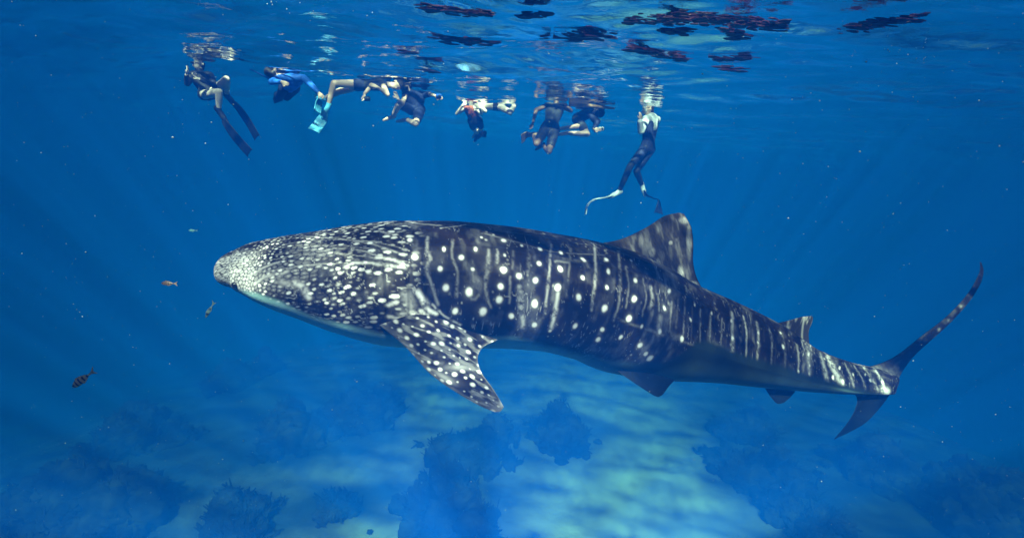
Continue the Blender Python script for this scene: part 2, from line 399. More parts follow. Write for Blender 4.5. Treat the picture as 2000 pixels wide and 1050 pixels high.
# background mottling
mot = fbm(S_*22, T_*16, 0, 5)
wp = .14*sstep(.48, .8, mot)+.05*fbm(S_*90, T_*90, 4, 3)+.13*sstep(.52, .75, fbm(S_*30, T_*11, 7, 4))
def splat(px, py, rx, ry, val, soft=.55, wob=.25):
    global wp
    s0, t0, d0 = skin(px, py); k = d0/F
    i0, i1 = np.searchsorted(Sarc, [s0-.2, s0+.2])
    sl = slice(max(0, i0), i1)
    q = np.hypot((wS[sl]-wS0(s0, t0)[0]-0)/(rx*k), (wT[sl]-wS0(s0, t0)[1])/(ry*k))
    q = q*(1+wob*(fbm(S_[sl]*60, T_[sl]*60, px*.01, 2)-.5))
    wp[sl] = np.maximum(wp[sl], np.maximum(val*(1-sstep(1-soft, 1+soft*.6, q)), .30*val*np.exp(-(q/1.7)**2)))
def wS0(s0, t0):
    return s0+.03*(fbm(s0*6, t0*6, 1, 3)-.5), t0+.03*(fbm(s0*6+9, t0*6, 2, 3)-.5)
def stroke(pts, w_, val, soft=.6, rag=.5):
    global wp
    P = catmull(pts, max(6, len(pts)*7))
    q = np.array([skin(a, b) for a, b in P])
    s0, s1 = q[:, 0].min()-.1, q[:, 0].max()+.1
    i0, i1 = np.searchsorted(Sarc, [s0, s1]); sl = slice(max(0, i0), i1)
    a, b = S_[sl], T_[sl]; best = np.full(a.shape, 9.)
    for (p1, p2) in zip(q[:-1], q[1:]):
        dx, dy = p2[0]-p1[0], p2[1]-p1[1]; l2 = dx*dx+dy*dy+1e-12
        u = np.clip(((a-p1[0])*dx+(b-p1[1])*dy)/l2, 0, 1)
        best = np.minimum(best, np.hypot(a-p1[0]-u*dx, b-p1[1]-u*dy))
    k = q[:, 2].mean()/F
    n_ = fbm(a*38, b*38, pts[0][0]*.013, 4); n2_ = fbm(a*14, b*14, pts[0][1]*.07, 2)
    qq = best/(w_*k)*(1+rag*(n_-.5)*1.6)
    wp[sl] = np.maximum(wp[sl], np.clip(val*1.15*sstep(.17, .60, n_*.6+n2_*.35+.3*fbm(a*120, b*120, 1, 2)-.1), 0, 1)*np.exp(-(qq*(.45+.75*n2_))**2))
SPOTS = [(801,468,6),(810,501,6),(867,486,5),(859,525,6),(871,561,7),(902,503,6),(917,569,8),(923,526,4),(929,486,4),(944,609,8),(940,463,3),
 (983,469,5),(983,527,7),(978,559,6),(974,586,7),(999,617,6),(1014,539,6),(986,498,3),(1019,479,3),(1054,486,5),(1053,514,5),(1046,548,6),(1044,593,7),
 (1044,634,6),(1094,525,6),(1096,493,5),(1089,561,7),(1139,507,6),(1138,542,5),(1130,581,7),(1123,637,6),(1184,507,5),(1188,531,5),(1186,561,5),
 (1181,601,7),(1168,663,6),(1241,547,5),(1239,583,6),(1228,622,7),(1233,508,3),(889,607,6),(1074,646,4),(1307,567,5),(1298,602,5),(1332,661,6),
 (1381,679,7),(1349,624,4),(1357,595,3),(1288,646,5),(1254,637,4),(1250,673,6),(1212,658,5),(1176,642,5),(1431,659,5),(1429,626,4),(1481,649,4),(1481,669,3),(1390,611,3),
 (1427,691,6),(1478,709,5),(1530,676,5),(1579,691,4),(1581,714,3),(1581,730,4),(1627,736,5),(1666,731,3),(1690,731,3),(1724,746,5),(1646,746,6),(1626,709,3),
 (1525,650,3),(1640,718,4),(1700,742,4),(1560,725,4),(1610,700,3),(1270,700,8),(1262,690,5)]
for a, b_, r_ in SPOTS: splat(a, b_, r_*.92, r_*1.08, 1.0 if r_ > 4 else .8)
BARS = [([(835,462),(834,490),(841,505),(833,525),(845,560),(855,595)],3.2,.42),([(884,468),(883,500),(893,530),(891,580)],3,.33),
 ([(955,488),(953,520),(948,560),(958,600)],3,.36),([(1035,488),(1031,532)],3.5,.3),([(1076,478),(1072,540),(1064,612)],2.8,.42),
 ([(1115,485),(1111,530),(1106,580)],3,.28),([(1162,484),(1163,540),(1155,605)],3.2,.45),([(1207,484),(1211,540),(1209,590),(1198,625)],3.2,.36),
 ([(1014,560),(1018,600),(1022,638)],4.5,.5),([(1090,570),(1084,610),(1076,642)],5,.6),([(997,540),(995,592)],2.6,.3),([(923,512),(925,545),(932,562)],3.6,.28),
 ([(972,490),(971,512)],2.5,.4),([(1003,490),(1001,525)],2.5,.25),([(918,580),(925,585),(936,576)],3,.25),([(1271,560),(1274,585),(1269,600)],4,.45),
 ([(1325,580),(1320,640)],3.5,.2),([(1290,620),(1286,650)],6,.35),([(1352,600),(1350,665)],3,.18),([(1388,615),(1386,672)],3.6,.38),([(1222,520),(1228,560),(1222,600)],2.4,.3),([(1255,540),(1262,580),(1254,615)],2.4,.3),([(1285,575),(1288,605)],2.4,.3),([(1312,590),(1308,650)],2.6,.32),([(1338,600),(1334,655)],2.6,.3),([(1368,605),(1367,668)],2.8,.32),([(1410,622),(1408,682)],3,.3),
 ([(1430,610),(1431,690)],5,.5),([(1452,618),(1458,650),(1457,700)],3,.5),([(1478,630),(1482,660),(1478,712)],4,.45),([(1502,640),(1508,668),(1506,712)],3,.42),
 ([(1528,650),(1534,690),(1532,725)],4,.3),([(1556,672),(1560,700),(1558,735)],4,.35),([(1578,686),(1582,735)],6,.4),([(1604,695),(1612,725),(1615,745)],7,.55),
 ([(1618,700),(1630,725),(1645,750)],9,.6),([(1650,710),(1662,735),(1668,756)],3.5,.4),([(1668,714),(1682,735),(1690,757)],3,.45),([(1688,718),(1704,742),(1716,762)],4,.5),
 ([(1708,720),(1722,742),(1730,765)],5,.6),([(1725,760),(1735,765)],8,.8),
 ([(1200,620),(1300,655),(1400,688)],3,.25),([(1395,676),(1420,694)],12,.35),([(1305,652),(1330,662)],8,.3),
 ([(940,455),(1000,470),(1060,487),(1110,494),(1180,498)],1.8,.30),([(1100,505),(1140,510),(1150,522)],4,.25),([(1085,510),(1110,512)],3,.35),
 ([(470,505),(540,480),(640,468),(740,474),(800,490)],1.1,.5),([(490,517),(570,500),(660,495),(740,505),(800,512)],1.1,.5),([(520,530),(600,518),(690,512)],1.2,.5),
 ([(540,470),(620,459),(700,452)],1.0,.45),([(600,480),(680,480),(760,492)],1.0,.45),
 # head: streaks over the nape and behind the jaw
 ([(600,462),(660,466),(700,470),(745,472)],2,.5),([(690,470),(740,480),(790,500)],1.8,.55),([(650,485),(700,488),(740,500)],1.8,.5),
 ([(540,497),(600,488),(660,494),(700,508)],2,.45),([(672,522),(690,514),(715,513),(745,516),(792,522)],3,.65),([(735,502),(770,508),(795,518)],3,.7),
 ([(485,540),(520,520),(545,512)],3,.6),([(500,552),(520,540),(560,530)],4,.6),([(575,550),(592,562),(603,582)],5,.7),([(540,545),(575,560)],6,.5),
 ([(816,570),(824,582),(832,596)],4.5,1.0),([(803,610),(815,617),(826,624)],5,1.0),([(832,600),(842,608),(852,612)],4,.9),([(822,607),(832,614)],4,.9),
 ([(845,595),(870,618),(900,634)],2.2,.6),([(795,575),(800,600),(790,618)],10,.5),([(757,596),(775,590)],4,.7),([(758,618),(785,622)],4,.6),
 ([(760,440),(800,436),(860,440)],5,.35),([(740,450),(760,456),(790,450)],3,.5),([(860,445),(890,442),(910,438)],2,.5)]
for pts, w_, v_ in BARS: stroke(pts, w_, v_)
for k in range(240):      # small faint flecks between the large spots, thickest along the back
    i = rng.integers(np.searchsorted(ease, 800), np.searchsorted(ease, 1700)); tq = Thalf[i, jbot[i]]*rng.random()**1.5
    s0, t0 = Sarc[i], tq; i0, i1 = np.searchsorted(Sarc, [s0-.03, s0+.03]); sl = slice(i0, i1)
    q = np.hypot((S_[sl]-s0), (T_[sl]-t0)/1.25)/(rng.uniform(.003, .0075)); q = q*(1+.5*(fbm(S_[sl]*90, T_[sl]*90, k, 2)-.5))
    wp[sl] = np.maximum(wp[sl], rng.uniform(.2, .5)*(1-sstep(.4, 1.5, q)))
# dense head spotting: scattered centres whose spacing grows from the snout to the gills
kk = pchip(np.array([418.5, 520, 640, 830, 2000.]), np.array([1, .95, .62, .50, .55]), ease)
S2 = np.r_[0, np.cumsum(np.diff(Sarc)*kk[1:])]
hi = int(np.searchsorted(ease, 845)); e2s = lambda s2: np.interp(s2, S2, ease)
pts2 = []; tries = rng.random((110000, 2)); tmax = Thalf[:hi].max()
cell = {}
for a, b_ in tries:
    s = a**1.25*S2[hi]; tq = b_*tmax; e_ = e2s(s)
    r_ = np.interp(e_, [418, 450, 500, 560, 650, 760, 850], [.0092, .0100, .0125, .0145, .0165, .021, .030])
    ci, cj = int(s/.05), int(tq/.05); ok = True
    for ii in (ci-1, ci, ci+1):
        for jj in (cj-1, cj, cj+1):
            for (u_, v_) in cell.get((ii, jj), ()):
                if (u_-s)**2+(v_-tq)**2 < r_*r_: ok = False; break
            if not ok: break
        if not ok: break
    if ok: cell.setdefault((ci, cj), []).append((s, tq)); pts2.append((s, tq, r_, rng.random()))
kd = kdtree.KDTree(len(pts2))
for q, (s, tq, r_, v_) in enumerate(pts2): kd.insert((s, tq, 0), q)
kd.balance()
d1 = np.ones((hi, half+1)); d2 = np.ones((hi, half+1)); rv = np.ones((hi, half+1)); sp = np.ones((hi, half+1))
wx = .006*(fbm(S_[:hi]*30, T_[:hi]*30, 3, 2)-.5); wy = .006*(fbm(S_[:hi]*30+7, T_[:hi]*30, 5, 2)-.5)
for i in range(hi):
    for j in range(half+1):
        f2 = kd.find_n((S2[i]+wx[i, j], T_[i, j]+wy[i, j], 0), 2)
        d1[i, j] = f2[0][2]; d2[i, j] = f2[1][2]; q = pts2[f2[0][1]]; rv[i, j] = q[3]; sp[i, j] = q[2]
Eh, Yh = E_[:hi], YY_[:hi]; lowf0 = fbm(S_[:hi]*12, T_[:hi]*12, 1, 3)*2
snout = (1-sstep(470, 590, Eh+(.0)*Yh))*sstep(.10, .30, A_[:hi]/math.pi+.06*(lowf0-.5))          # closely packed pale cells
cheek = np.exp(-((Yh-(545+(Eh-560)*.22))/30)**2)*(1-sstep(600, 680, Eh))*sstep(430, 480, Eh)
pk = np.clip(snout+.55*cheek, 0, 1)
netw = (.12+.88*sstep(.04, .36, (d2-d1)/sp))*(.62+.3*rv)
rad_ = .15+.26*rv**1.5
lowf = fbm(S_[:hi]*9, T_[:hi]*9, 6, 3)
dots = (1-sstep(rad_-.10, rad_+.15, d1/sp*(1+.5*(fbm(S_[:hi]*80, T_[:hi]*80, 2, 2)-.5))))*(.16+.92*rv**1.5)*(.35+1.25*lowf)
dots *= 1-.55*sstep(590, 660, Yh)*(1-sstep(700, 780, Eh))
wh = dots*(1-pk)+netw*pk
wh = np.maximum(wh, (.50-.25*sstep(640, 720, Eh))*netw*sstep(.38, .72, fbm(S_[:hi]*7, T_[:hi]*16, 31, 4))*sstep(.25, .5, T_[:hi]/.45))
wh *= 1-sstep(775, 835, Eh)
wp[:hi] = np.maximum(wp[:hi], wh)
wp[:hi] += .12*sstep(.45, .8, fbm(S_[:hi]*14, T_[:hi]*30, 8, 4))*(1-pk)*(1-sstep(780, 840, Eh))
# extra faint vertical banding on trunk and tail stock
q1 = fbm(S_*13+.6*fbm(S_*7, T_*7, 3, 2), T_*34+1.2*fbm(S_*9, T_*9, 5, 2), 21, 3); q2 = fbm(S_*36+.9*fbm(S_*6, T_*6, 8, 2), T_*7, 23, 3)
hm_ = sstep(530, 610, E_)*(1-sstep(800, 850, E_)); bm_ = sstep(830, 880, E_)
wp = np.maximum(wp, hm_*.62*np.exp(-((q1-.5)/.018)**2)*sstep(.35, .6, fbm(S_*16, T_*16, 2, 3)))
wp = np.maximum(wp, bm_*.42*np.exp(-((q2-.5)/.014)**2)*sstep(.4, .65, fbm(S_*10, T_*10, 3, 3)))
band = sstep(.60, .85, vn(S_*11+.8*fbm(S_*2, T_*5, 2, 2), T_*1.2, 2))*sstep(860, 950, E_)*.13*(.4+fbm(S_*30, T_*30, 1, 3))
wp += band
# back ridge scuffs
wp += .30*sstep(.5, .75, fbm(S_*9, T_*40, 12, 4))*np.exp(-(T_/.07)**2)
# extra small dots high on the back
wp = np.clip(wp, 0, 1)
# pale belly
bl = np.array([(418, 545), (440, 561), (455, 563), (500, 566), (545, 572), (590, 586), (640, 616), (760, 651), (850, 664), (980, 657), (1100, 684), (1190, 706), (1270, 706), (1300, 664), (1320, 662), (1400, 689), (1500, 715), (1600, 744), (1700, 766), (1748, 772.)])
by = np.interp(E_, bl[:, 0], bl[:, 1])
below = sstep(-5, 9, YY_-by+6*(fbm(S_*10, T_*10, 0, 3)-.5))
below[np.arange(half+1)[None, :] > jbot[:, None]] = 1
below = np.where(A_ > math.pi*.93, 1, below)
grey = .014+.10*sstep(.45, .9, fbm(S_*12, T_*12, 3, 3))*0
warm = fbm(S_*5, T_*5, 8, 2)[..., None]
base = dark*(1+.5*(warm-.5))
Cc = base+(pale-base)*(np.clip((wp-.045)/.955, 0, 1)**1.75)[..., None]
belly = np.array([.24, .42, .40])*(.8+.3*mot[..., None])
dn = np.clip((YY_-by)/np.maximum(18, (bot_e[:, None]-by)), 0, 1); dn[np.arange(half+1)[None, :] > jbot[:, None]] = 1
bk = .04+.30*sstep(.4, 1.0, dn)  # tail underside darkened in the colour for the shade below the keel
belly = belly*(1+(bk-1)*sstep(1120, 1260, E_))[..., None]*(1.4-.5*sstep(900, 1200, E_))[..., None]  # front belly lightened in the colour for light bounced off the sand
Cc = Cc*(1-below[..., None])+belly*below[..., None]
# dark lip line
lip = np.exp(-((YY_-(by-2))/2.6)**2)*(1-sstep(440, 470, E_))
Cc = Cc*(1-.85*lip[..., None])
gr_ = gro[:, h][..., None]; Cc = Cc*(1-.5*np.clip(gr_, 0, 1))
colr = Cc[:, mir]
verts = [V.reshape(-1, 3)]; faces = [grid_faces(NS, NT, True)]; cols = [colr.reshape(-1, 3)]
nv = NS*NT
# close both ends
for ring, flip in ((0, False), (NS-1, True)):
    pass
def coons(bot, top_, left, right, nu, nv_):     # curves (px,py,depth): bottom/top run along u, left/right along v
    bot, top_, left, right = [[(a, b_, c_*KD) for a, b_, c_ in q] for q in (bot, top_, left, right)]
    B, Tp = even(bot, nu), even(top_, nu); Lf, Rg = even(left, nv_), even(right, nv_)
    u = np.linspace(0, 1, nu)[:, None, None]; v = np.linspace(0, 1, nv_)[None, :, None]
    return ((1-v)*B[:, None]+v*Tp[:, None]+(1-u)*Lf[None]+u*Rg[None]
            -((1-u)*(1-v)*B[0]+u*(1-v)*B[-1]+(1-u)*v*Tp[0]+u*v*Tp[-1]))
def fin(bot, top_, left, right, thick, colfn, nu=110, nv_=140, flare=.0, tipth=.25, mirror=None, ang=None):
    """a fin blade: outline patch given real thickness, thickest at a third of the chord and towards the root"""
    global nv
    G_ = coons(bot, top_, left, right, nu, nv_); thick *= KD; flare *= KD
    P = pw(G_[..., 0], G_[..., 1], G_[..., 2])
    du = np.gradient(P, axis=0); dv = np.gradient(P, axis=1); n_ = np.cross(du, dv); n_ /= np.linalg.norm(n_, axis=2)[..., None]+1e-12
    n_ *= -np.sign((n_*fw).sum(2).mean())
    u = np.linspace(0, 1, nu)[:, None]; v = np.linspace(0, 1, nv_)[None, :]
    prof = np.clip(2.2*np.sqrt(np.clip(u, 0, 1))*(1-u)**1.1, 0, 1)
    tk = thick*prof*((1-v)*(1-tipth)+tipth)*np.sqrt(np.clip(1-v**6, 0.0, 1)) + flare*prof**.5*np.exp(-v/.10)
    c = colfn(u+0*v, v+0*u, G_[..., 0], G_[..., 1])
    A = P+n_*tk[..., None]; B = P-n_*tk[..., None]
    sets = [(A, B)]
    if mirror is not None:
        sets.append((mirror(B), mirror(A)))
    for (a, b2) in sets:
        verts.append(a.reshape(-1, 3)); verts.append(b2.reshape(-1, 3)); cols.append(c.reshape(-1, 3)); cols.append(c.reshape(-1, 3))
        faces.append(grid_faces(nu, nv_, off=nv)); faces.append(grid_faces(nu, nv_, off=nv+nu*nv_, flip=True))
        # rim strips
        rim = []
        def strip(ids): 
            ids = np.array(ids); rim.append(np.stack([ids[:-1], ids[1:], ids[1:]+nu*nv_, ids[:-1]+nu*nv_], -1)+nv)
        strip([k*nv_ for k in range(nu)]); strip([k*nv_+nv_-1 for k in range(nu)][::-1]); strip(list(range(nv_))[::-1]); strip([(nu-1)*nv_+k for k in range(nv_)])
        faces.append(np.vstack(rim)); nv += 2*nu*nv_
def lerpc(w_): return dark+(pale-dark)*(np.clip(w_, 0, 1)**1.4)[..., None]
def spotfield(gx, gy, pts, r, val=1.0):
    w_ = np.zeros_like(gx)
    for (a, b_, rr_) in pts:
        q = np.hypot(gx-a, gy-b_)/(rr_*r)
        w_ = np.maximum(w_, val*(1-sstep(.5, 1.25, q*(1+.4*(vn(gx*.3, gy*.3, a)-.5)))))
    return w_
def c_dorsal(u, v, gx, gy):
    st_ = fbm((gx-gy*.25)*.16, (gy+gx*.2)*.045, 3, 5); fine = fbm((gx-gy*.3)*.6, gy*.16, 6, 4)
    w_ = .13*sstep(.45, .75, st_)+.09*fine
    for (a, b_, ra, rb, vl) in ((1346, 470, 7, 38, .6), (1340, 430, 16, 9, .45), (1328, 535, 8, 18, .75), (1350, 557, 20, 9, .7), (1270, 492, 9, 12, .35), (1283, 515, 6, 14, .4), (1308, 474, 5, 5, .5), (1285, 445, 8, 14, .28), (1309, 546, 7, 5, .8), (1241, 547, 5, 5, 1), (1233, 508, 4, 4, .8), (1250, 470, 7, 18, .3)):
        q = np.hypot((gx-a)/ra, (gy-b_)/rb); w_ = np.maximum(w_, vl*(.25+.85*fine)*(1-sstep(.3, 1.4, q)))
    w_ = w_*(1-.7*np.exp(-((u-1)/.02)**2))
    return lerpc(w_)
def c_small(u, v, gx, gy):
    st_ = fbm((gx*.8+gy*.3)*.2, gy*.05, 9, 4); w_ = .3*sstep(.5, .75, st_)+.04
    q = np.abs(gx-(1566+(640-gy)*.12+((gy-640)/30)**2*3))/2.5; w_ = np.maximum(w_, .35*np.exp(-q*q))
    return lerpc(w_)
prs = np.random.default_rng(5)
PEC = []
for _ in range(9000):
    a, b_ = prs.uniform(740, 990), prs.uniform(590, 810)
    if all(((a-c_)**2+(b_-d_)**2) > 13.2**2 for c_, d_, _r in PEC): PEC.append((a, b_, 1.5+2.7*prs.random()**1.3))
def c_pec(u, v, gx, gy):
    ca_, sa_ = math.cos(.45), math.sin(.45)
    rx = (gx*ca_+gy*sa_); ry = (-gx*sa_+gy*ca_)
    w_ = np.zeros_like(gx)
    for (a, b_, rr_) in PEC:
        ax, ay = a*ca_+b_*sa_, -a*sa_+b_*ca_
        q = np.hypot((rx-ax)/1.45, ry-ay)/rr_
        w_ = np.maximum(w_, (.30+.13*rr_)*(1-sstep(.4, 1.45, q)))
    str_ = fbm(rx*.035, ry*.20, 3, 4)
    w_ += .26*sstep(.52, .72, str_)
    w_ += .12*sstep(.4, .8, fbm(gx*.08, gy*.08, 2, 3))
    edge = np.maximum(np.exp(-(u/.10)**2), np.exp(-((1-v)/.13)**2))
    w_ = w_*(1-.55*edge)+edge*(.10+.18*fbm(rx*.06, ry*.3, 9, 4))
    w_ = np.maximum(w_, .5*np.exp(-((gx-905)/32)**2-((gy-720)/7)**2)*(.4+fbm(gx*.1, gy*.1, 1, 3)))
    w_ = np.maximum(w_, .55*np.exp(-((gx-980)/7)**2-((gy-788)/12)**2))
    w_ = np.maximum(w_, .42*np.exp(-((gx-870)/22)**2-((gy-736-(gx-870)*.55)/7)**2))
    # dark trunk behind the leading edge and a pale rim on the trailing edge
    w_ += .22*np.exp(-((1-u)/.03)**2)
    return lerpc(w_*.95)
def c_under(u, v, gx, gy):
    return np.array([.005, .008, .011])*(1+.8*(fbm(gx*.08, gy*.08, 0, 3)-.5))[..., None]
def c_tail(u, v, gx, gy):
    w_ = .12*sstep(.48, .75, fbm((gx+gy)*.07, (gx-gy)*.07, 4, 4))+.03
    w_ = np.maximum(w_, .30*np.exp(-((v-.05)/.08)**2)*fbm(gx*.15, gy*.08, 1, 3)*1.6)
    for (a, b_) in ((1745, 738), (1738, 748), (1832, 643), (1850, 625), (1875, 598)):
        w_ = np.maximum(w_, .4*np.exp(-(((gx-a)/4)**2+((gy-b_)/4)**2)))
    return lerpc(w_)
# mirror plane of the body at a ring, for the paired fins
def mirror_at(px):
    i = int(np.abs(ease-px).argmin()); c0, n0 = C[i], LAT[i]
    return lambda P: P-2*((P-c0)@n0)[..., None]*n0
# first dorsal
fin([(1140,484,3.66),(1190,497,3.74),(1250,528,3.84),(1305,556,3.95),(1376,571,4.06)], [(1316,417,3.93),(1326,415.5,3.94),(1336,418,3.95)],
    [(1140,484,3.66),(1170,476,3.71),(1215,466,3.78),(1262,444,3.85),(1295,423,3.90),(1316,417,3.93)],
    [(1376,571,4.06),(1361,542,4.03),(1354,512,4.0),(1354,475,3.98),(1350,444,3.96),(1336,418,3.95)], .032, c_dorsal, 150, 150, flare=.05)
# second dorsal
fin([(1490,632,4.36),(1530,652,4.44),(1556,668,4.5),(1583,681,4.57)], [(1578,618,4.52),(1583,616.5,4.53),(1588,619,4.54)],
    [(1490,632,4.36),(1515,631,4.40),(1545,624,4.45),(1565,618.5,4.5),(1578,618,4.52)],
    [(1583,681,4.57),(1580,665,4.56),(1580,645,4.55),(1586,630,4.54),(1588,619,4.54)], .022, c_small, 80, 80, flare=.02)
# pectoral pair
fin([(742,636,2.86),(800,622,2.82),(850,628,2.84),(905,648,2.88),(972,663,2.90)], [(966,804,2.50),(977,803,2.50),(984,794,2.50)],
    [(742,636,2.86),(790,675,2.78),(840,729,2.68),(890,765,2.60),(935,791,2.53),(966,804,2.50)],
    [(972,663,2.90),(943,678,2.84),(933,700,2.76),(941,728,2.66),(964,760,2.58),(984,794,2.50)], .035, c_pec, 200, 200, flare=.015, mirror=mirror_at(830))
# pelvic pair
fin([(1195,716,3.62),(1240,722,3.66),(1280,732,3.70),(1319,741,3.75)], [(1277,772,3.60),(1286,774.5,3.6),(1295,770,3.62)],
    [(1195,716,3.62),(1225,738,3.6),(1255,758,3.6),(1277,772,3.60)], [(1319,741,3.75),(1309,751,3.7),(1302,760,3.65),(1295,770,3.62)], .016, c_under, 60, 60, mirror=mirror_at(1260))
# anal fin
fin([(1494,758,4.40),(1520,760,4.45),(1556,760,4.54)], [(1515,786,4.46),(1521,788,4.47),(1531,786,4.48)],
    [(1494,758,4.40),(1504,773,4.43),(1515,786,4.46)], [(1556,760,4.54),(1545,774,4.5),(1531,786,4.48)], .012, c_under, 50, 50)
# tail: upper and lower lobe
fin([(1672,712,4.80),(1700,735,4.87),(1725,752,4.92),(1744,768,4.97)], [(1913.5,512,5.30),(1915,511.5,5.30),(1917,513,5.3)],
    [(1672,712,4.80),(1705,714,4.88),(1750,695,4.97),(1800,656,5.06),(1850,617,5.15),(1890,573,5.23),(1911,536,5.28),(1914,522,5.3),(1913.5,512,5.30)],
    [(1744,768,4.97),(1757,735,4.99),(1781,700,5.03),(1812,670,5.08),(1852,634,5.16),(1892,590,5.24),(1914,556,5.28),(1921,530,5.3),(1917,513,5.30)], .030, c_tail, 90, 220, flare=.03, tipth=.15)
fin([(1665,762,4.80),(1700,762,4.87),(1742,764,4.96)], [(1629,856.5,4.86),(1631,857,4.86),(1633,855.5,4.86)],
    [(1665,762,4.80),(1674,780,4.82),(1668,803,4.84),(1652,829,4.85),(1629,856.5,4.86)], [(1742,764,4.96),(1722,792,4.93),(1692,824,4.9),(1660,843,4.88),(1633,855.5,4.86)], .018, c_under, 60, 120, tipth=.15)
me = mesh_np('body', np.vstack(verts), np.vstack(faces)); set_col(me, np.vstack(cols))
m, t, p = nodemat('shark_skin'); N = t.nodes.new; L = t.links.new
at = N('ShaderNodeAttribute'); at.attribute_name = 'pattern'; tc = N('ShaderNodeTexCoord')
n2 = N('ShaderNodeTexNoise'); n2.inputs['Scale'].default_value = 70; n2.inputs['Detail'].default_value = 4
bp = N('ShaderNodeBump'); bp.inputs['Strength'].default_value = .35; bp.inputs['Distance'].default_value = .004
L(tc.outputs['Object'], n2.inputs['Vector']); L(n2.outputs['Fac'], bp.inputs['Height']); L(bp.outputs[0], p.inputs['Normal'])
L(at.outputs['Color'], p.inputs['Base Color']); p.inputs['Roughness'].default_value = .55; p.inputs['Specular IOR Level'].default_value = .07
m_skin = m
shark = empty('whale_shark', tuple(C[400]))
tag(shark, 'huge dark whale shark with white spots and vertical bars swimming left under the snorkellers', 'whale shark')
link('body', me, m_skin, shark)
m_eye = mat('eye_black', (.01, .01, .012), .15, .1, 5, 0, .8)
def ball(name, c, r, mt, parent, sc=(1, 1, 1), rot=None, sub=3):
    bm = bmesh.new(); bmesh.ops.create_icosphere(bm, subdivisions=sub, radius=1)
    R = (rot if rot is not None else Matrix.Identity(3))
    for v in bm.verts: v.co = R@Vector((v.co.x*r*sc[0], v.co.y*r*sc[1], v.co.z*r*sc[2]))+Vector(c)
    me = bpy.data.meshes.new(name); bm.to_mesh(me); bm.free()
    return link(name, me, mt, parent)
i = int(np.abs(ease-492).argmin()); j = int(np.abs(visPY[i, jtop[i]:jbot[i]]-556).argmin())+jtop[i]
for jj in (j, NT-j): ball('eye', V[i, jj], .014, m_eye, shark)

# ------------------------------------------------------------------ fish
m_fbody = None
def fish_mat(name, ca, cb, freq, axis_v, org):
    m, t, p = nodemat(name); N = t.nodes.new; L = t.links.new
    at = N('ShaderNodeAttribute'); at.attribute_name = 'pattern'; L(at.outputs['Color'], p.inputs['Base Color']); p.inputs['Roughness'].default_value = .35
    return m
def fish(px, py, d, length_px, ang, label, ca, cb, nstripe, deep=.32):
    c = pw(px, py, d); Lm = length_px*d/F
    ax = rt*math.cos(ang)+up*math.sin(ang); vu = -rt*math.sin(ang)+up*math.cos(ang); wd = -fw   # ax points from head to tail
    root = empty('fish', tuple(c)); tag(root, label, 'fish', 'small fish swimming round the whale shark')
    ns, n_ = 60, 28; s = np.linspace(0, 1, ns)
    hh = Lm*.78*deep*.5*np.interp(s, [0, .06, .2, .4, .6, .8, .93, 1], [.02, .4, .82, 1, .86, .5, .24, .26])
    V_ = []; Cl = []
    for k in range(ns):
        bend = .03*Lm*math.sin(s[k]*4)
        for a in np.linspace(0, 2*math.pi, n_, endpoint=False):
            V_.append(c+ax*(s[k]-.5)*Lm*.78+vu*hh[k]*math.cos(a)+wd*(hh[k]*.45*math.sin(a)+bend))
            st_ = .5+.5*math.sin(s[k]*nstripe*2*math.pi+.4*math.cos(a)); q = 1 if st_ < .38 else 0
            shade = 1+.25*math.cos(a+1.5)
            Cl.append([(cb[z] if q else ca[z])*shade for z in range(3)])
    me = mesh_np('body', V_, grid_faces(ns, n_, True)); set_col(me, np.clip(np.array(Cl), 0, 1))
    link('body', me, fish_mat('fish_skin', 0, 0, 0, 0, 0), root)
    mf = mat('fish_fin', tuple(.6*a+.02 for a in ca), .5, .3, 60)
    def flat(name, pts, th=.0012):
        bm = bmesh.new(); top_ = []; bo = []
        for (a, b_) in pts:
            P = c+ax*(a-.5)*Lm*.78+vu*b_*Lm+wd*.03*Lm*math.sin(a*4)
            top_.append(bm.verts.new(P+wd*th)); bo.append(bm.verts.new(P-wd*th))
        bm.faces.new(top_); bm.faces.new(bo[::-1])
        for k in range(len(pts)): bm.faces.new((top_[k], bo[k], bo[(k+1) % len(pts)], top_[(k+1) % len(pts)]))
        me = bpy.data.meshes.new(name); bm.to_mesh(me); bm.free(); link(name, me, mf, root, smooth=False)
    q = deep*.39
    flat('tail_fin', [(.97, .02), (1.1, .05), (1.30, .15), (1.20, .02), (1.19, -.02), (1.30, -.15), (1.1, -.05), (.97, -.02)])
    flat('dorsal_fin', [(.28, q*.8), (.36, q*1.35), (.6, q*1.15), (.85, q*.55), (.8, q*.35), (.5, q*.8)])
    flat('anal_fin', [(.5, -q*.8), (.58, -q*1.3), (.85, -q*.55), (.78, -q*.35)])
    for s_ in (1, -1): ball('eye', c+ax*(-.40)*Lm*.78+vu*.02*Lm+wd*s_*Lm*.045, Lm*.022, m_eye, root, sub=2)
fish(327, 553, 2.4, 31, math.radians(-2), 'small pinkish gold fish with dark bars, level in front of the snout', (.36, .22, .13), (.07, .045, .04), 6)
fish(158, 743, 2.0, 54, math.radians(38), 'gold and black barred fish, nose down, lowest and farthest left of the fish', (.62, .42, .13), (.03, .025, .02), 5.5, .34)
fish(408, 608, 2.8, 36, math.radians(62), 'slim dark green fish diving nose down just below the snout of the shark', (.16, .24, .20), (.03, .04, .04), 2.5, .24)
fish(375, 450, 7.0, 18, math.radians(0), 'tiny faint teal fish far off, above the head of the shark', (.22, .5, .45), (.15, .35, .3), 1, .30)

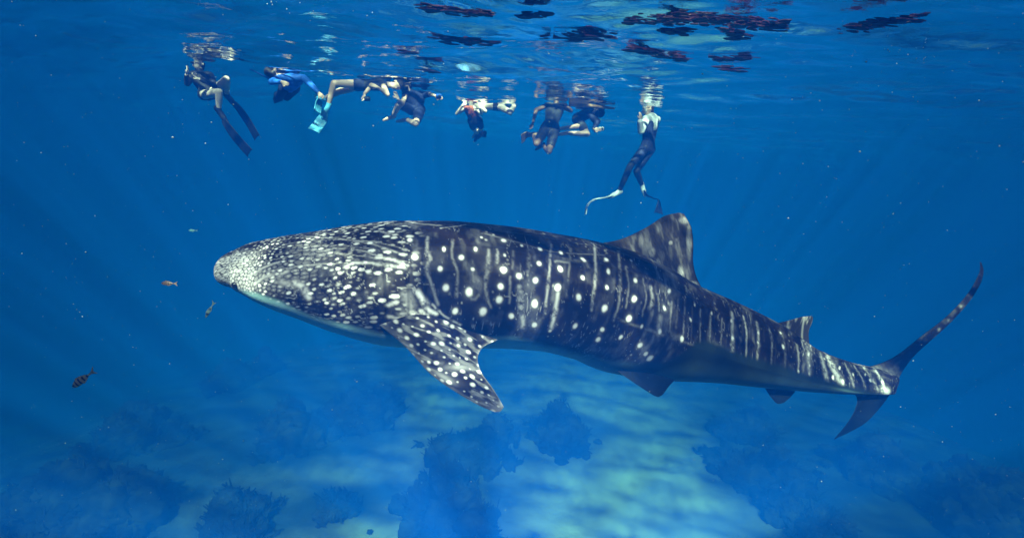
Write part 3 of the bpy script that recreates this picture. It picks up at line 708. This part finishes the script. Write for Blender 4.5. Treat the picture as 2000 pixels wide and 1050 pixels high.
# ------------------------------------------------------------------ swimmers
def capsule(bm, p, q, r1, r2, n=14):
    p, q = Vector(p), Vector(q); d = q-p; l = d.length
    if l < 1e-5: d = Vector((0, 0, 1)); l = 1e-5
    d.normalize(); M = d.to_track_quat('Z', 'Y').to_matrix()
    prof = [(r1*math.cos(a), r1*math.sin(a)) for a in np.linspace(-math.pi/2, 0, 6)]
    prof = [(0 if k == 0 else x, z) for k, (x, z) in enumerate(prof)]
    p2 = [(r2*math.cos(a), l+r2*math.sin(a)) for a in np.linspace(0, math.pi/2, 6)]; p2[-1] = (0, l+r2)
    rings = []
    for (x, z) in prof+p2:
        if x < 1e-9: rings.append([bm.verts.new(p+M@Vector((0, 0, z)))])
        else: rings.append([bm.verts.new(p+M@Vector((x*math.cos(2*math.pi*k/n), x*math.sin(2*math.pi*k/n), z))) for k in range(n)])
    for a, b_ in zip(rings[:-1], rings[1:]):
        for k in range(n):
            k2 = (k+1) % n
            if len(a) == 1: bm.faces.new((a[0], b_[k2], b_[k]))
            elif len(b_) == 1: bm.faces.new((a[k], a[k2], b_[0]))
            else: bm.faces.new((a[k], a[k2], b_[k2], b_[k]))
DG = None
def fuse(name, caps, voxel, mt, parent, smooth=6):
    """grow one continuous skin round a set of tapered limbs"""
    bm = bmesh.new()
    for c_ in caps: capsule(bm, *c_)
    me = bpy.data.meshes.new('tmp'); bm.to_mesh(me); bm.free()
    o = bpy.data.objects.new('tmp', me); COL.objects.link(o)
    md = o.modifiers.new('r', 'REMESH'); md.mode = 'VOXEL'; md.voxel_size = voxel; md.use_smooth_shade = True
    ms = o.modifiers.new('s', 'SMOOTH'); ms.iterations = smooth; ms.factor = .5
    dg = bpy.context.evaluated_depsgraph_get(); dg.update()
    me2 = bpy.data.meshes.new_from_object(o.evaluated_get(dg), depsgraph=dg); me2.name = name
    bpy.data.objects.remove(o); bpy.data.meshes.remove(me)
    return link(name, me2, mt, parent)
lp = lambda a, b_, t: np.asarray(a)+(np.asarray(b_)-np.asarray(a))*t
unit = lambda v: np.asarray(v)/(np.linalg.norm(v)+1e-9)
def hand_caps(wr, direction, side, curl=.5):
    d = unit(direction); s = unit(side-np.dot(side, d)*d); n_ = np.cross(d, s); out = []
    palm = wr+d*.05
    for k, off in enumerate((-.026, -.009, .009, .026)):
        out.append((wr+s*off*.5, wr+d*.085+s*off, .014, .011))
        ln = (.068, .078, .072, .056)[k]; b0 = wr+d*.085+s*off; m_ = b0+d*ln*.5+n_*ln*.2*curl; e_ = m_+d*ln*.35+n_*ln*.5*curl
        out.append((b0, m_, .0098, .0090)); out.append((m_, e_, .0090, .0078))
    t0 = wr+d*.03-s*.022; t1 = t0-s*.034+d*.028; out.append((t0, t1, .0125, .0105)); out.append((t1, t1+d*.03+n_*.012, .0105, .009))
    return out
def limb_radii(): return dict(ua=(.050, .040), fa=(.040, .026), th=(.083, .056), sh=(.056, .036))
PV = .0085
m_skins = {'tan': mat('skin_tan', (.70, .48, .36), .5, .12, 6), 'pale': mat('skin_pale', (.80, .64, .54), .5, .10, 6), 'brown': mat('skin_brown', (.20, .115, .075), .5, .15, 6)}
m_hair = mat('dark_hair', (.02, .015, .012), .7, .4, 40, .6, .3, 120)
m_glass = mat('mask_glass', (.03, .05, .07), .08, .1, 4, 0, .8); m_rub = mat('black_rubber', (.015, .015, .017), .5, .2, 10)
m_bluesn = mat('blue_plastic', (.03, .12, .5), .35, .1, 10); m_whitep = mat('white_plastic', (.8, .82, .82), .35, .06, 10)
class Person:
    def __init__(s, J, skin, label, sc=1.0, group='snorkellers hanging at the surface above the shark'):
        """J: joint name -> (px, py, depth offset in metres from the base depth J['d'])"""
        d0 = J.pop('d'); s.J = {k: pw(v[0], v[1], d0+v[2]) for k, v in J.items()}; s.sc = sc; s.label = label
        j = s.J; s.root = empty('person', tuple(j['pelvis'])); tag(s.root, label, 'person', group)
        R = limb_radii(); k = sc; caps = []
        nk, ch, pe = j['neck'], None, j['pelvis']
        shm = (j['shl']+j['shr'])/2; hp = unit(j['shr']-j['shl'])
        s.hl = j.get('hpl', pe-hp*.085*k); s.hr = j.get('hpr', pe+hp*.085*k)
        s.waist = lp(shm, pe, .62)
        s.torso = [(lp(shm, j['shl'], .45)-unit(shm-pe)*.10*k, lp(s.waist, s.hl, .35), .095*k, .085*k), (lp(shm, j['shr'], .45)-unit(shm-pe)*.10*k, lp(s.waist, s.hr, .35), .095*k, .085*k),
                   (j['shl'], j['shr'], .052*k, .052*k), (lp(shm, pe, .15), s.waist, .10*k, .085*k), (lp(shm, j['shl'], .75), lp(shm, pe, .25), .06*k, .09*k), (lp(shm, j['shr'], .75), lp(shm, pe, .25), .06*k, .09*k)]
        s.hips = [(s.waist, pe, .09*k, .10*k), (s.hl, s.hr, .088*k, .088*k), (lp(s.waist, s.hl, .5), s.hl, .09*k, .088*k), (lp(s.waist, s.hr, .5), s.hr, .09*k, .088*k)]
        caps += s.torso+s.hips
        caps.append((shm, lp(nk, j['head'], .35), .055*k, .052*k))
        # head: skull, jaw, nose, ears
        hd = j['head']; face = unit(j.get('face', hd-fw*.2)-hd) if 'face' in j else unit(-fw*1.0)
        upv = unit(hd-nk); face = unit(face-np.dot(face, upv)*upv); lr = np.cross(face, upv)
        caps += [(hd+upv*.035*k-face*.02*k, hd+upv*.03*k+face*.012*k, .083*k, .080*k), (hd+face*.03*k, hd-upv*.055*k+face*.045*k, .066*k, .045*k),
                 (hd+face*.075*k+upv*.02*k, hd+face*.098*k-upv*.012*k, .012*k, .015*k), (hd+lr*.078*k, hd+lr*.084*k-upv*.02*k, .016*k, .012*k), (hd-lr*.078*k, hd-lr*.084*k-upv*.02*k, .016*k, .012*k)]
        s.hd, s.face, s.upv, s.lr = hd, face, upv, lr
        for q in 'lr':
            caps += [(j['sh'+q], j['el'+q], R['ua'][0]*k, R['ua'][1]*k), (j['el'+q], j['wr'+q], R['fa'][0]*k, R['fa'][1]*k)]
            hn = j.get('hn'+q); dr = (hn-j['wr'+q]) if hn is not None else (j['wr'+q]-j['el'+q])
            caps += hand_caps(j['wr'+q], dr, up*.8+rt*.3)
            hp_ = s.hl if q == 'l' else s.hr
            kn, an = j['kn'+q], j['an'+q]; cf = lp(kn, an, .3)
            caps += [(hp_, kn, R['th'][0]*k, R['th'][1]*k), (kn, cf, R['sh'][0]*k, R['sh'][0]*.98*k), (cf, an, R['sh'][0]*.98*k, R['sh'][1]*k)]
            toe = j['to'+q]; fd = unit(toe-an)
            caps += [(an-fd*.03, an+fd*.10, .038*k, .036*k), (an+fd*.08, an+fd*.19, .036*k, .024*k)]
        fuse('body', caps, PV, m_skins[skin], s.root)
        fuse('hair', [(hd+upv*.045*k-face*.03*k, hd+upv*.045*k+face*.0*k, .092*k, .086*k), (hd-face*.05*k, hd-face*.045*k-upv*.04*k, .075*k, .06*k)], .012, m_hair, s.root, 3)
    def mask(s, glass=None, frame=None):
        k = s.sc; c = s.hd+s.face*.085*k+s.upv*.022*k
        M = Matrix((s.lr, s.upv, s.face)).transposed()
        mk = ball('diving_mask', c, .055*k, frame or m_rub, s.root, (1.45, .85, .55), M)
        ball('mask_lens', c+s.face*.018*k, .045*k, m_glass, mk, (1.4, .8, .42), M) if False else None
        return mk
    def snorkel(s, mt, side=1):
        k = s.sc; a = s.hd+s.face*.10*k-s.upv*.045*k; b_ = a+s.lr*side*.085*k-s.face*.02; c_ = b_-s.face*.06*k+s.upv*.20*k; d_ = c_-s.face*.03*k+s.upv*.18*k
        tube('snorkel', [a, b_, c_, d_], .011, mt, s.root)
    def wear(s, name, parts, mt, fat=.009, label=None):
        """parts: names of body regions; sleeves and legs may stop part of the way"""
        j, k, R = s.J, s.sc, limb_radii(); caps = []
        for pt in parts:
            if pt == 'torso': caps += [(a, b_, r1+fat, r2+fat) for a, b_, r1, r2 in s.torso]+[(s.waist, lp(s.waist, j['pelvis'], .6), .09*k+fat, .098*k+fat)]
            elif pt == 'hips': caps += [(a, b_, r1+fat, r2+fat) for a, b_, r1, r2 in s.hips]
            elif pt == 'yoke': caps += [(j['shl'], j['shr'], .055*k+fat, .055*k+fat), (lp(s.waist, (j['shl']+j['shr'])/2, .6), (j['shl']+j['shr'])/2, .10*k+fat, .10*k+fat)]
            elif pt == 'neck': caps.append((lp(j['neck'], (j['shl']+j['shr'])/2, .5), j['neck'], .055+fat, .055+fat))
            elif pt[0] in 'ul' and pt[1] == 'a':       # 'ua' upper arm, 'la' whole arm ; third char side
                q = pt[2]; caps.append((j['sh'+q], j['el'+q], R['ua'][0]*k+fat, R['ua'][1]*k+fat))
                if pt[0] == 'l': caps.append((j['el'+q], lp(j['el'+q], j['wr'+q], .92), R['fa'][0]*k+fat, R['fa'][1]*k+fat))
            elif pt[0] in 'ul' and pt[1] == 'l':
                q = pt[2]; hp_ = s.hl if q == 'l' else s.hr
                f = 1.0 if pt[0] == 'l' else .7
                caps.append((hp_, lp(hp_, j['kn'+q], f), R['th'][0]*k+fat, (R['th'][0]*(1-f)+R['th'][1]*f)*k+fat))
                if pt[0] == 'l': caps += [(j['kn'+q], lp(j['kn'+q], j['an'+q], .3), (R['sh'][0])*k+fat, R['sh'][0]*k+fat), (lp(j['kn'+q], j['an'+q], .3), lp(j['kn'+q], j['an'+q], .93), R['sh'][0]*k+fat, R['sh'][1]*k+fat)]
        o = fuse(name, caps, .0095, mt, s.root, 5)
        if label: o['label'] = label
        return o
    def flipper(s, q, pts, width, m_blade, m_boot, wdir=None, label=None, wend=None):
        """foot pocket plus a long curved blade through pts (px, py, depth offset already world)"""
        j = s.J; an, toe = j['an'+q], j['to'+q]; fd = unit(toe-an)
        ft = fuse('flipper', [(an-fd*.045+unit(an-j['kn'+q])*.0, an+fd*.12, .047, .046), (an+fd*.1, an+fd*.22, .046, .030), (lp(an, j['kn'+q], .12), an, .043, .045)], .011, m_boot, s.root, 3)
        if label: ft['label'] = label
        P = even([an+fd*.12]+list(pts), 40); Tn = np.gradient(P, axis=0); Tn /= np.linalg.norm(Tn, axis=1)[:, None]
        wd = unit(wdir if wdir is not None else np.cross(fd, fw)); V_ = []; n_ = 17
        for k in range(40):
            wq = wd if wend is None else unit(lp(wd, unit(wend), (k/39)**2)); w_ = wq-np.dot(wq, Tn[k])*Tn[k]; w_ = unit(w_); nn = np.cross(Tn[k], w_); f = k/39
            ww = width*np.interp(f, [0, .12, .35, 1], [.42, .62, .85, 1.0])/2
            for s_ in (1, -1):
                for i_ in range(n_):
                    a = -1+2*i_/(n_-1)
                    rail = .006*max(0, 1-abs(abs(a)-.96)/.07)+.003*max(0, 1-abs(abs(a)-.35)/.08)
                    notch = (.045*(1-abs(a))**1.0 if f > .999 else 0)
                    V_.append(P[k]+w_*a*ww*s_+nn*s_*(.0065*(1.4-f)+rail*1.4)-Tn[k]*notch)
        Fc = []; m_ = 2*n_
        for k in range(39):
            for i_ in range(m_): Fc.append((k*m_+i_, k*m_+(i_+1) % m_, (k+1)*m_+(i_+1) % m_, (k+1)*m_+i_))
        Fc = np.array(Fc)
        caps_ = []
        for base in (0, 39*m_):
            for i_ in range(n_-1): caps_.append((base+i_, base+i_+1, base+m_-2-i_, base+m_-1-i_))
        me = mesh_np('blade', V_, np.vstack([Fc, np.array(caps_)]))
        b_ = link('blade', me, m_blade); b_.parent = ft; b_.matrix_parent_inverse = (Matrix.Translation(Vector(s.root.location))) @ Matrix.Identity(4)
        b_.matrix_parent_inverse = ft_inv(ft)
def ft_inv(o):
    bpy.context.view_layer.update(); return o.matrix_world.inverted()
def tube(name, pts, r, mt, parent=None, n=10, ends=True, r2=None):
    P = even(pts, 6*len(pts)); Tn = np.gradient(P, axis=0); Tn /= np.linalg.norm(Tn, axis=1)[:, None]
    ref = np.array([.3, .2, .9]); V_ = []
    for k in range(len(P)):
        a = unit(np.cross(Tn[k], ref)); b_ = np.cross(Tn[k], a); rr_ = r if r2 is None else r+(r2-r)*k/(len(P)-1)
        for i_ in range(n): th_ = 2*math.pi*i_/n; V_.append(P[k]+(a*math.cos(th_)+b_*math.sin(th_))*rr_)
    m_ = len(P); Fc = grid_faces(m_, n, True)
    V_ += [P[0], P[-1]]
    tri = [(i_, (i_+1) % n, m_*n, m_*n) for i_ in range(n)]
    bm = bmesh.new(); vs = [bm.verts.new(v) for v in V_]
    for f in Fc: bm.faces.new([vs[q] for q in f])
    for i_ in range(n):
        bm.faces.new((vs[(i_+1) % n], vs[i_], vs[m_*n])); bm.faces.new((vs[(m_-1)*n+i_], vs[(m_-1)*n+(i_+1) % n], vs[m_*n+1]))
    me = bpy.data.meshes.new(name); bm.to_mesh(me); bm.free()
    return link(name, me, mt, parent)
def camera_prop(px, py, d, mt, label, stick=None, s=1.0):
    c = pw(px, py, d); root = empty('action_camera', tuple(c)); tag(root, label, 'camera')
    bm = bmesh.new(); bmesh.ops.create_cube(bm, size=1)
    M = Matrix((rt, up, -fw)).transposed()
    for v in bm.verts: v.co = M@Vector((v.co.x*.10*s, v.co.y*.07*s, v.co.z*.05*s))+Vector(c)
    bmesh.ops.bevel(bm, geom=bm.edges[:], offset=.010, segments=3, affect='EDGES')
    me = bpy.data.meshes.new('housing'); bm.to_mesh(me); bm.free(); link('housing', me, mt, root)
    ball('lens', c-fw*.026*s+rt*.015*s, .022*s, m_glass, root, (1, 1, .5), M)
    if stick is not None: tube('grip', [c-up*.02, lp(c, stick, .5), stick], .011, m_rub, root)
    return root
m_wet = mat('black_neoprene', (.012, .013, .02), .6, .3, 9, .2); m_navy = mat('navy_fabric', (.012, .02, .07), .7, .3, 9, .3)
m_blue = mat('bright_blue_rashguard', (.02, .17, .80), .6, .3, 10, .3); m_white = mat('pale_sleeve_fabric', (.80, .86, .90), .7, .1, 14, .5)
m_orange = mat('orange_pattern_fabric', (.45, .10, .05), .7, .9, 30, .3); m_grey = mat('dark_grey_fabric', (.03, .035, .04), .7, .3, 9, .3)
m_bladeb = mat('dark_blade', (.015, .018, .03), .35, .6, 7); m_bladew = mat('pale_blue_blade', (.12, .55, .95), .4, .1, 9); m_bladeo = mat('tan_blade', (.50, .30, .15), .45, .2, 9)
m_bladep = mat('white_edged_blade', (.62, .68, .72), .4, .5, 9)

sd = lambda px, py: float(hit_z(px, py, 0.0))
# 1: freediver, far left
d = sd(387, 122)
p1 = Person(dict(d=d, head=(387, 126, .0), neck=(389, 139, 0), shl=(376, 146, -.02), shr=(411, 148, .04), pelvis=(405, 184, .06), hpl=(398, 185, 0), hpr=(414, 184, .1),
    ell=(366, 163, -.16), wrl=(364, 147, -.30), hnl=(366, 139, -.32), elr=(420, 168, -.12), wrr=(391, 155, -.26), hnr=(383, 148, -.28),
    knl=(428, 180, -.38), anl=(427, 216, -.28), tol=(434, 226, -.25), knr=(442, 155, -.20), anr=(443, 187, .02), tor=(453, 198, .05)), 'pale',
    'snorkeller in black wetsuit top, bare bent legs and long black fins, at far left')
p1.wear('wetsuit_top', ['torso', 'neck', 'lal', 'lar'], m_wet); p1.wear('swim_shorts', ['hips'], m_grey, .006); p1.mask()
p1.flipper('l', [pw(440, 240, d-.25), pw(462, 270, d-.2), pw(489, 300, d-.15)], .20, m_bladeb, m_wet, rt*.55+up*.4-fw*.5)
p1.flipper('r', [pw(466, 212, d+.1), pw(484, 237, d+.15), pw(503, 270, d+.2)], .20, m_bladeb, m_wet, rt*.55+up*.4-fw*.6)
# 2: blue rash guard
d = sd(560, 140)
p2 = Person(dict(d=d, head=(533, 145, -.12), neck=(546, 151, -.04), shl=(547, 153, -.12), shr=(593, 153, .03), pelvis=(565, 172, .38), face=(520, 152, -.6),
    ell=(530, 160, -.30), wrl=(550, 160, -.45), hnl=(560, 164, -.46), elr=(608, 166, -.05), wrr=(622, 181, -.12), hnr=(629, 188, -.13),
    knl=(547, 188, .62), anl=(540, 184, 1.0), tol=(538, 188, 1.2), knr=(560, 190, .70), anr=(566, 176, 1.05), tor=(566, 178, 1.2)), 'tan',
    'snorkeller in a bright blue long-sleeved rash guard with one arm stretched down to the right')
p2.wear('rash_guard', ['torso', 'lal', 'lar'], m_blue, .012); p2.wear('swim_leggings', ['hips', 'lll', 'llr'], m_navy, .012); p2.mask(); p2.snorkel(m_bluesn)
p2.flipper('l', [pw(545, 200, d+1.15)], .19, m_bladeb, m_wet, rt)
# 3: lying flat, pale blue fins
d = sd(700, 158)
p3 = Person(dict(d=d, head=(775, 166, .0), neck=(764, 167, 0), shl=(748, 166, -.10), shr=(757, 166, .14), pelvis=(698, 166, .05), hpl=(698, 165, -.05), hpr=(699, 167, .12), face=(779, 176, -.1),
    ell=(757, 185, -.30), wrl=(738, 171, -.42), hnl=(729, 167, -.44), elr=(722, 172, -.28), wrr=(712, 183, -.38), hnr=(711, 192, -.40),
    knl=(652, 163, -.12), anl=(641, 208, -.02), tol=(634, 222, -.02), knr=(659, 180, .1), anr=(634, 193, .35), tor=(622, 190, .4)), 'tan',
    'snorkeller lying flat with bent bare knees, pale blue fins and a camera held below')
p3.wear('rash_guard', ['torso', 'uar'], m_grey); p3.wear('swim_shorts', ['hips', 'ull', 'ulr'] [:1], m_navy, .010)
p3.flipper('l', [pw(630, 232, d), pw(622, 244, d-.02), pw(612, 256, d-.1)], .22, m_bladew, m_bladew, rt*.9-up*.3)
p3.flipper('r', [pw(622, 205, d+.45), pw(620, 220, d+.45)], .18, m_bladew, m_bladew, rt*.4+fw)
camera_prop(717, 193, d-.42, m_rub, 'black underwater camera hanging from the hand of the snorkeller lying flat')
# 4: crouched in navy
d = sd(800, 172)
p4 = Person(dict(d=d, head=(794, 173, -.04), neck=(801, 180, 0), shl=(792, 185, -.10), shr=(826, 186, .08), pelvis=(812, 214, .08), face=(780, 180, -.4),
    ell=(786, 203, -.25), wrl=(778, 194, -.38), hnl=(774, 186, -.40), elr=(838, 184, -.05), wrr=(850, 187, -.25), hnr=(857, 190, -.25),
    knl=(779, 204, -.26), anl=(767, 228, .0), tol=(752, 234, .02), knr=(812, 242, -.24), anr=(794, 234, .05), tor=(778, 237, .08)), 'tan',
    'crouching snorkeller in navy shirt and shorts holding out a blue camera')
p4.wear('shirt', ['torso', 'uar', 'neck'], m_navy, .016); p4.wear('shorts', ['hips', 'ull', 'ulr'], m_navy, .018); p4.mask()
camera_prop(857, 188, d-.27, m_bluesn, 'blue action camera held out by the crouching snorkeller')
# 5: orange patterned top
d = sd(912, 198)
p5 = Person(dict(d=d, head=(922, 199, .12), neck=(919, 206, .04), shl=(909, 212, -.02), shr=(929, 211, .08), pelvis=(928, 236, .28), face=(900, 205, -.4),
    ell=(892, 222, -.05), wrl=(903, 206, -.20), hnl=(912, 197, -.22), elr=(940, 222, -.1), wrr=(937, 211, -.30), hnr=(930, 206, -.3),
    knl=(925, 252, .60), anl=(934, 262, .95), tol=(930, 270, 1.05), knr=(940, 250, .62), anr=(930, 258, 1.0), tor=(925, 266, 1.1)), 'pale',
    'small snorkeller in an orange patterned top and dark shorts with a pale arm folded up', .88)
p5.wear('swim_top', ['torso'], m_orange, .010); p5.wear('shorts', ['hips', 'ull', 'ulr'], m_navy, .020); p5.mask()
p5.flipper('l', [pw(942, 255, d+1.1), pw(940, 268, d+1.15)], .22, m_bladeb, m_wet, rt*.8-up*.4)
# 6: pale swimmer lying behind
d = sd(960, 199)
p6 = Person(dict(d=d, head=(918, 196, .55), neck=(928, 200, .5), shl=(938, 206, .35), shr=(938, 204, .75), pelvis=(975, 207, .5), hpl=(975, 207, .42), hpr=(977, 206, .6), face=(915, 206, .5),
    ell=(948, 217, .3), wrl=(934, 213, .2), hnl=(926, 210, .2), elr=(940, 216, .85), wrr=(930, 224, .8), hnr=(924, 228, .8),
    knl=(996, 220, .15), anl=(1007, 203, .45), tol=(1013, 203, .6), knr=(990, 214, .7), anr=(1020, 208, .9), tor=(1030, 207, 1.0)), 'pale',
    'very pale bare swimmer lying flat at the surface behind the orange patterned top')
p6.wear('swim_trunks', ['hips'], m_grey, .008)
# 7: bare back, dark shorts
d = sd(1085, 199)
p7 = Person(dict(d=d, head=(1088, 190, .02), neck=(1087, 198, 0), shl=(1069, 206, .0), shr=(1103, 207, .0), pelvis=(1073, 252, .08), hpl=(1065, 252, .06), hpr=(1083, 254, .1), face=(1100, 186, .6),
    ell=(1047, 215, .0), wrl=(1041, 239, -.14), hnl=(1038, 250, -.15), elr=(1115, 216, -.20), wrr=(1093, 209, -.36), hnr=(1082, 206, -.38),
    knl=(1048, 281, -.28), anl=(1042, 263, .05), tol=(1030, 264, .10), knr=(1072, 296, -.22), anr=(1060, 283, .10), tor=(1050, 290, .2)), 'brown',
    'brown-skinned swimmer upright in dark knee-length shorts with tan fins and bent knees')
p7.wear('swim_shorts', ['hips', 'ull', 'ulr'], m_wet, .022)
p7.flipper('l', [pw(1026, 266, d+.0), pw(1018, 272, d-.05)], .20, m_bladeo, m_bladeo, up*.8+rt*.3-fw*.4)
p7.wear('rash_vest', ['torso'], m_grey, .008)
# 8: dark top holding a white camera
d = sd(1150, 209)
p8 = Person(dict(d=d, head=(1167, 221, -.05), neck=(1156, 220, 0), shl=(1146, 222, -.15), shr=(1150, 221, .22), pelvis=(1128, 232, .1), hpl=(1128, 232, .02), hpr=(1130, 232, .2), face=(1185, 226, -.25),
    ell=(1168, 237, -.26), wrl=(1160, 251, -.38), hnl=(1168, 253, -.40), elr=(1164, 240, .18), wrr=(1160, 253, -.02), hnr=(1168, 255, -.15),
    knl=(1147, 262, -.20), anl=(1106, 260, -.10), tol=(1096, 262, -.10), knr=(1134, 246, -.10), anr=(1100, 251, .12), tor=(1092, 252, .2)), 'tan',
    'tucked-up snorkeller in a dark top with bare shins, pointing a white camera to the right')
p8.wear('rash_guard', ['torso', 'lal', 'lar', 'neck'], m_navy, .012); p8.wear('shorts', ['hips', 'ull', 'ulr'], m_grey, .016); p8.mask(frame=m_bluesn)
camera_prop(1174, 252, d-.36, m_whitep, 'white action camera held low by the tucked-up snorkeller')
# 9: tall freediver, right
d = sd(1270, 214)
p9 = Person(dict(d=d, head=(1266, 217, .0), neck=(1271, 227, 0), shl=(1262, 233, -.16), shr=(1282, 234, .16), pelvis=(1264, 291, .10), hpl=(1259, 291, .02), hpr=(1270, 292, .18), face=(1240, 216, -.1),
    ell=(1252, 256, -.25), wrl=(1250, 236, -.40), hnl=(1251, 224, -.42), elr=(1259, 258, .28), wrr=(1254, 238, .10), hnr=(1253, 226, .05),
    knl=(1231, 324, -.12), anl=(1208, 376, .05), tol=(1196, 382, .04), knr=(1243, 334, .12), anr=(1254, 362, .42), tor=(1258, 376, .40)), 'tan',
    'tall upright freediver in navy suit with pale sleeves and long curved fins')
p9.wear('wetsuit', ['torso', 'hips', 'ull', 'ulr'], m_navy, .012); p9.wear('sleeves', ['lal', 'lar', 'yoke'], m_white, .026); p9.wear('swim_leggings', ['lll', 'llr'], m_grey, .007); p9.mask(frame=m_whitep)
p9.flipper('l', [pw(1180, 386, d+.02), pw(1160, 390, d-.05), pw(1147, 402, d-.1), pw(1143, 420, d-.1)], .19, m_bladep, m_white, fw*.9+up*.12)
p9.flipper('r', [pw(1264, 381, d+.35), pw(1276, 387, d+.3), pw(1287, 393, d+.25), pw(1286, 418, d+.2)], .19, m_bladeb, m_white, fw*.9+up*.15, wend=rt*.95+fw*.3)
# wooden float pole at the surface
d1_, d2_ = sd(1118, 202), sd(1196, 211)
o = tube('outrigger_pole', [pw(1112, 202, d1_-.1), pw(1150, 206, (d1_+d2_)/2-.15), pw(1200, 212, d2_-.2)], .055, mat('bamboo_wood', (.45, .26, .13), .6, .3, 8, .4), None, 12, r2=.02)
tag(o, 'tapering tan wooden pole floating at the surface above the tucked-up snorkeller', 'pole')

# ------------------------------------------------------------------ suspended specks and bubbles
def specks(name, pts, rad, mt):
    base = np.array([(0, 0, 1), (.94, 0, -.33), (-.47, .82, -.33), (-.47, -.82, -.33), (0, 0, -1), (.5, .3, .6)])
    O = np.array([(1, 0, 0), (-1, 0, 0), (0, 1, 0), (0, -1, 0), (0, 0, 1), (0, 0, -1)], float)
    Fo = np.array([(0, 2, 4), (2, 1, 4), (1, 3, 4), (3, 0, 4), (2, 0, 5), (1, 2, 5), (3, 1, 5), (0, 3, 5)])
    n_ = len(pts); V_ = pts[:, None, :]+O[None]*rad[:, None, None]*rng.uniform(.5, 1.4, (n_, 6, 1))
    Fa = (Fo[None]+6*np.arange(n_)[:, None, None]).reshape(-1, 3)
    me = mesh_np(name, V_.reshape(-1, 3), Fa); return tag(link(name, me, mt), kind='stuff')
n_ = 11000
dd = rng.uniform(1.5, 9.5, n_); ax_ = rng.uniform(-1.3, 1.3, n_); ay_ = rng.uniform(-.8, .75, n_)
pt = np.stack([ax_*dd, dd, CAM_Z+ay_*dd-dd*.15], 1); pt = pt[(pt[:, 2] < -.15)]
rad = rng.gamma(1.5, .00075, len(pt))*(.55+.16*pt[:, 1])*.9
big = rng.random(len(pt)) < .02; rad[big] *= 1.7
m_sp = mat('marine_snow', (.30, .34, .36), .8, .2, 5)
specks('marine_snow', pt, rad, m_sp)
bub = [(1734, 97, 4), (1737, 101, 3), (1728, 96, 2.5), (1751, 124, 3), (1790, 115, 3), (1804, 116, 3.5), (1807, 113, 3), (1662, 131, 2), (1716, 168, 1.8), (1420, 168, 2), (522, 8, 3), (532, 10, 3), (586, 6, 3), (566, 26, 2), (612, 22, 2), (727, 25, 2.5), (560, 18, 2), (540, 4, 2)]
bp_ = np.array([pw(a, b_, sd(a, b_)*.93) for a, b_, r_ in bub]); specks('bubbles', bp_, np.array([r_*.0022 for *_, r_ in bub]), mat('bubble_white', (.85, .88, .9), .2, .05, 5))

# ragged maroon flakes added to stand in for dark reflections in the waves
m_reflection = mat('reflection_maroon', (.035, .008, .016), .35, .8, 30, .3, .35)
def wave_at(x, y):
    return 0.0
def dark_reflection(px, py, lx, ly, n_, label, seed, tilt=0.0):
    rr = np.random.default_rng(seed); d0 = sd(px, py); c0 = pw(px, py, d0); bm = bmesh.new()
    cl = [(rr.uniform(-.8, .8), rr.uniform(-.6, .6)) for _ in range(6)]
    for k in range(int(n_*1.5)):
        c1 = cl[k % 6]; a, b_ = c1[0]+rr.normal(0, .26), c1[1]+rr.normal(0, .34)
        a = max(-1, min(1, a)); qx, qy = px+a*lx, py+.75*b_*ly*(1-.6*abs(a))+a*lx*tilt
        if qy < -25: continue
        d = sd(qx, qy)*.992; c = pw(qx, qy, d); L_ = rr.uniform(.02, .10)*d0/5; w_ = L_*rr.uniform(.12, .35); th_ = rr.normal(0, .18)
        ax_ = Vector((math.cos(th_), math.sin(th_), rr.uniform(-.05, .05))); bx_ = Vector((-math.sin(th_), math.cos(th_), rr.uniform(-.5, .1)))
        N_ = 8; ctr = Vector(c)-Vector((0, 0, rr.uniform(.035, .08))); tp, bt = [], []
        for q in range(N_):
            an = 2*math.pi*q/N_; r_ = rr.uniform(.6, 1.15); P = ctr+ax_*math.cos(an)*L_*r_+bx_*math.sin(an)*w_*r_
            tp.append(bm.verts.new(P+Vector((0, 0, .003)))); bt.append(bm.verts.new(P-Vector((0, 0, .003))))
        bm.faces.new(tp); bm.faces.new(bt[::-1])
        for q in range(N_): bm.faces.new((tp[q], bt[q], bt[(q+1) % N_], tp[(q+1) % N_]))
    me = bpy.data.meshes.new('surface_reflection'); bm.to_mesh(me); bm.free(); bmo = link('surface_reflection', me, m_reflection, smooth=False)
    tag(bmo, label, 'weed patch', 'dark maroon patches standing in for reflections at the water surface', 'stuff')
REFLECTIONS = [(1380, 28, 150, 20, 170, 'largest dark maroon patch at the top of the water surface', .04), (1440, 50, 22, 14, 25, 'short hanging tail just under the largest maroon patch', .3),
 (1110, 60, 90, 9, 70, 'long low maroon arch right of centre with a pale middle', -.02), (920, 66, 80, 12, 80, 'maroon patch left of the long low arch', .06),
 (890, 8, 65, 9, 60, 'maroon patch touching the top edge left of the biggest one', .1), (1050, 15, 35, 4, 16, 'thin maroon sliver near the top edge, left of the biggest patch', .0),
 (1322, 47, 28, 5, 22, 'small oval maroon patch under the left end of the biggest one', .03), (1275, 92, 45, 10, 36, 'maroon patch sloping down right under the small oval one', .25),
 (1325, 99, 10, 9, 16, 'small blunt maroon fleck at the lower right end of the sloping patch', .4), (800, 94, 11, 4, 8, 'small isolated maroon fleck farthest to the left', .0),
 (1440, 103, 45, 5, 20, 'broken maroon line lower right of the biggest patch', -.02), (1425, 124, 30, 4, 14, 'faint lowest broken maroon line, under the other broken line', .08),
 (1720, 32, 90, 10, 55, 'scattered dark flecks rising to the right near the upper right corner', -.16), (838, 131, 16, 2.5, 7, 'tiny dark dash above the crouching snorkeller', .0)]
for k, (a, b_, c_, d_, e_, lb, tl) in enumerate(REFLECTIONS): dark_reflection(a, b_, c_, d_, e_, lb, 60+k, tl)
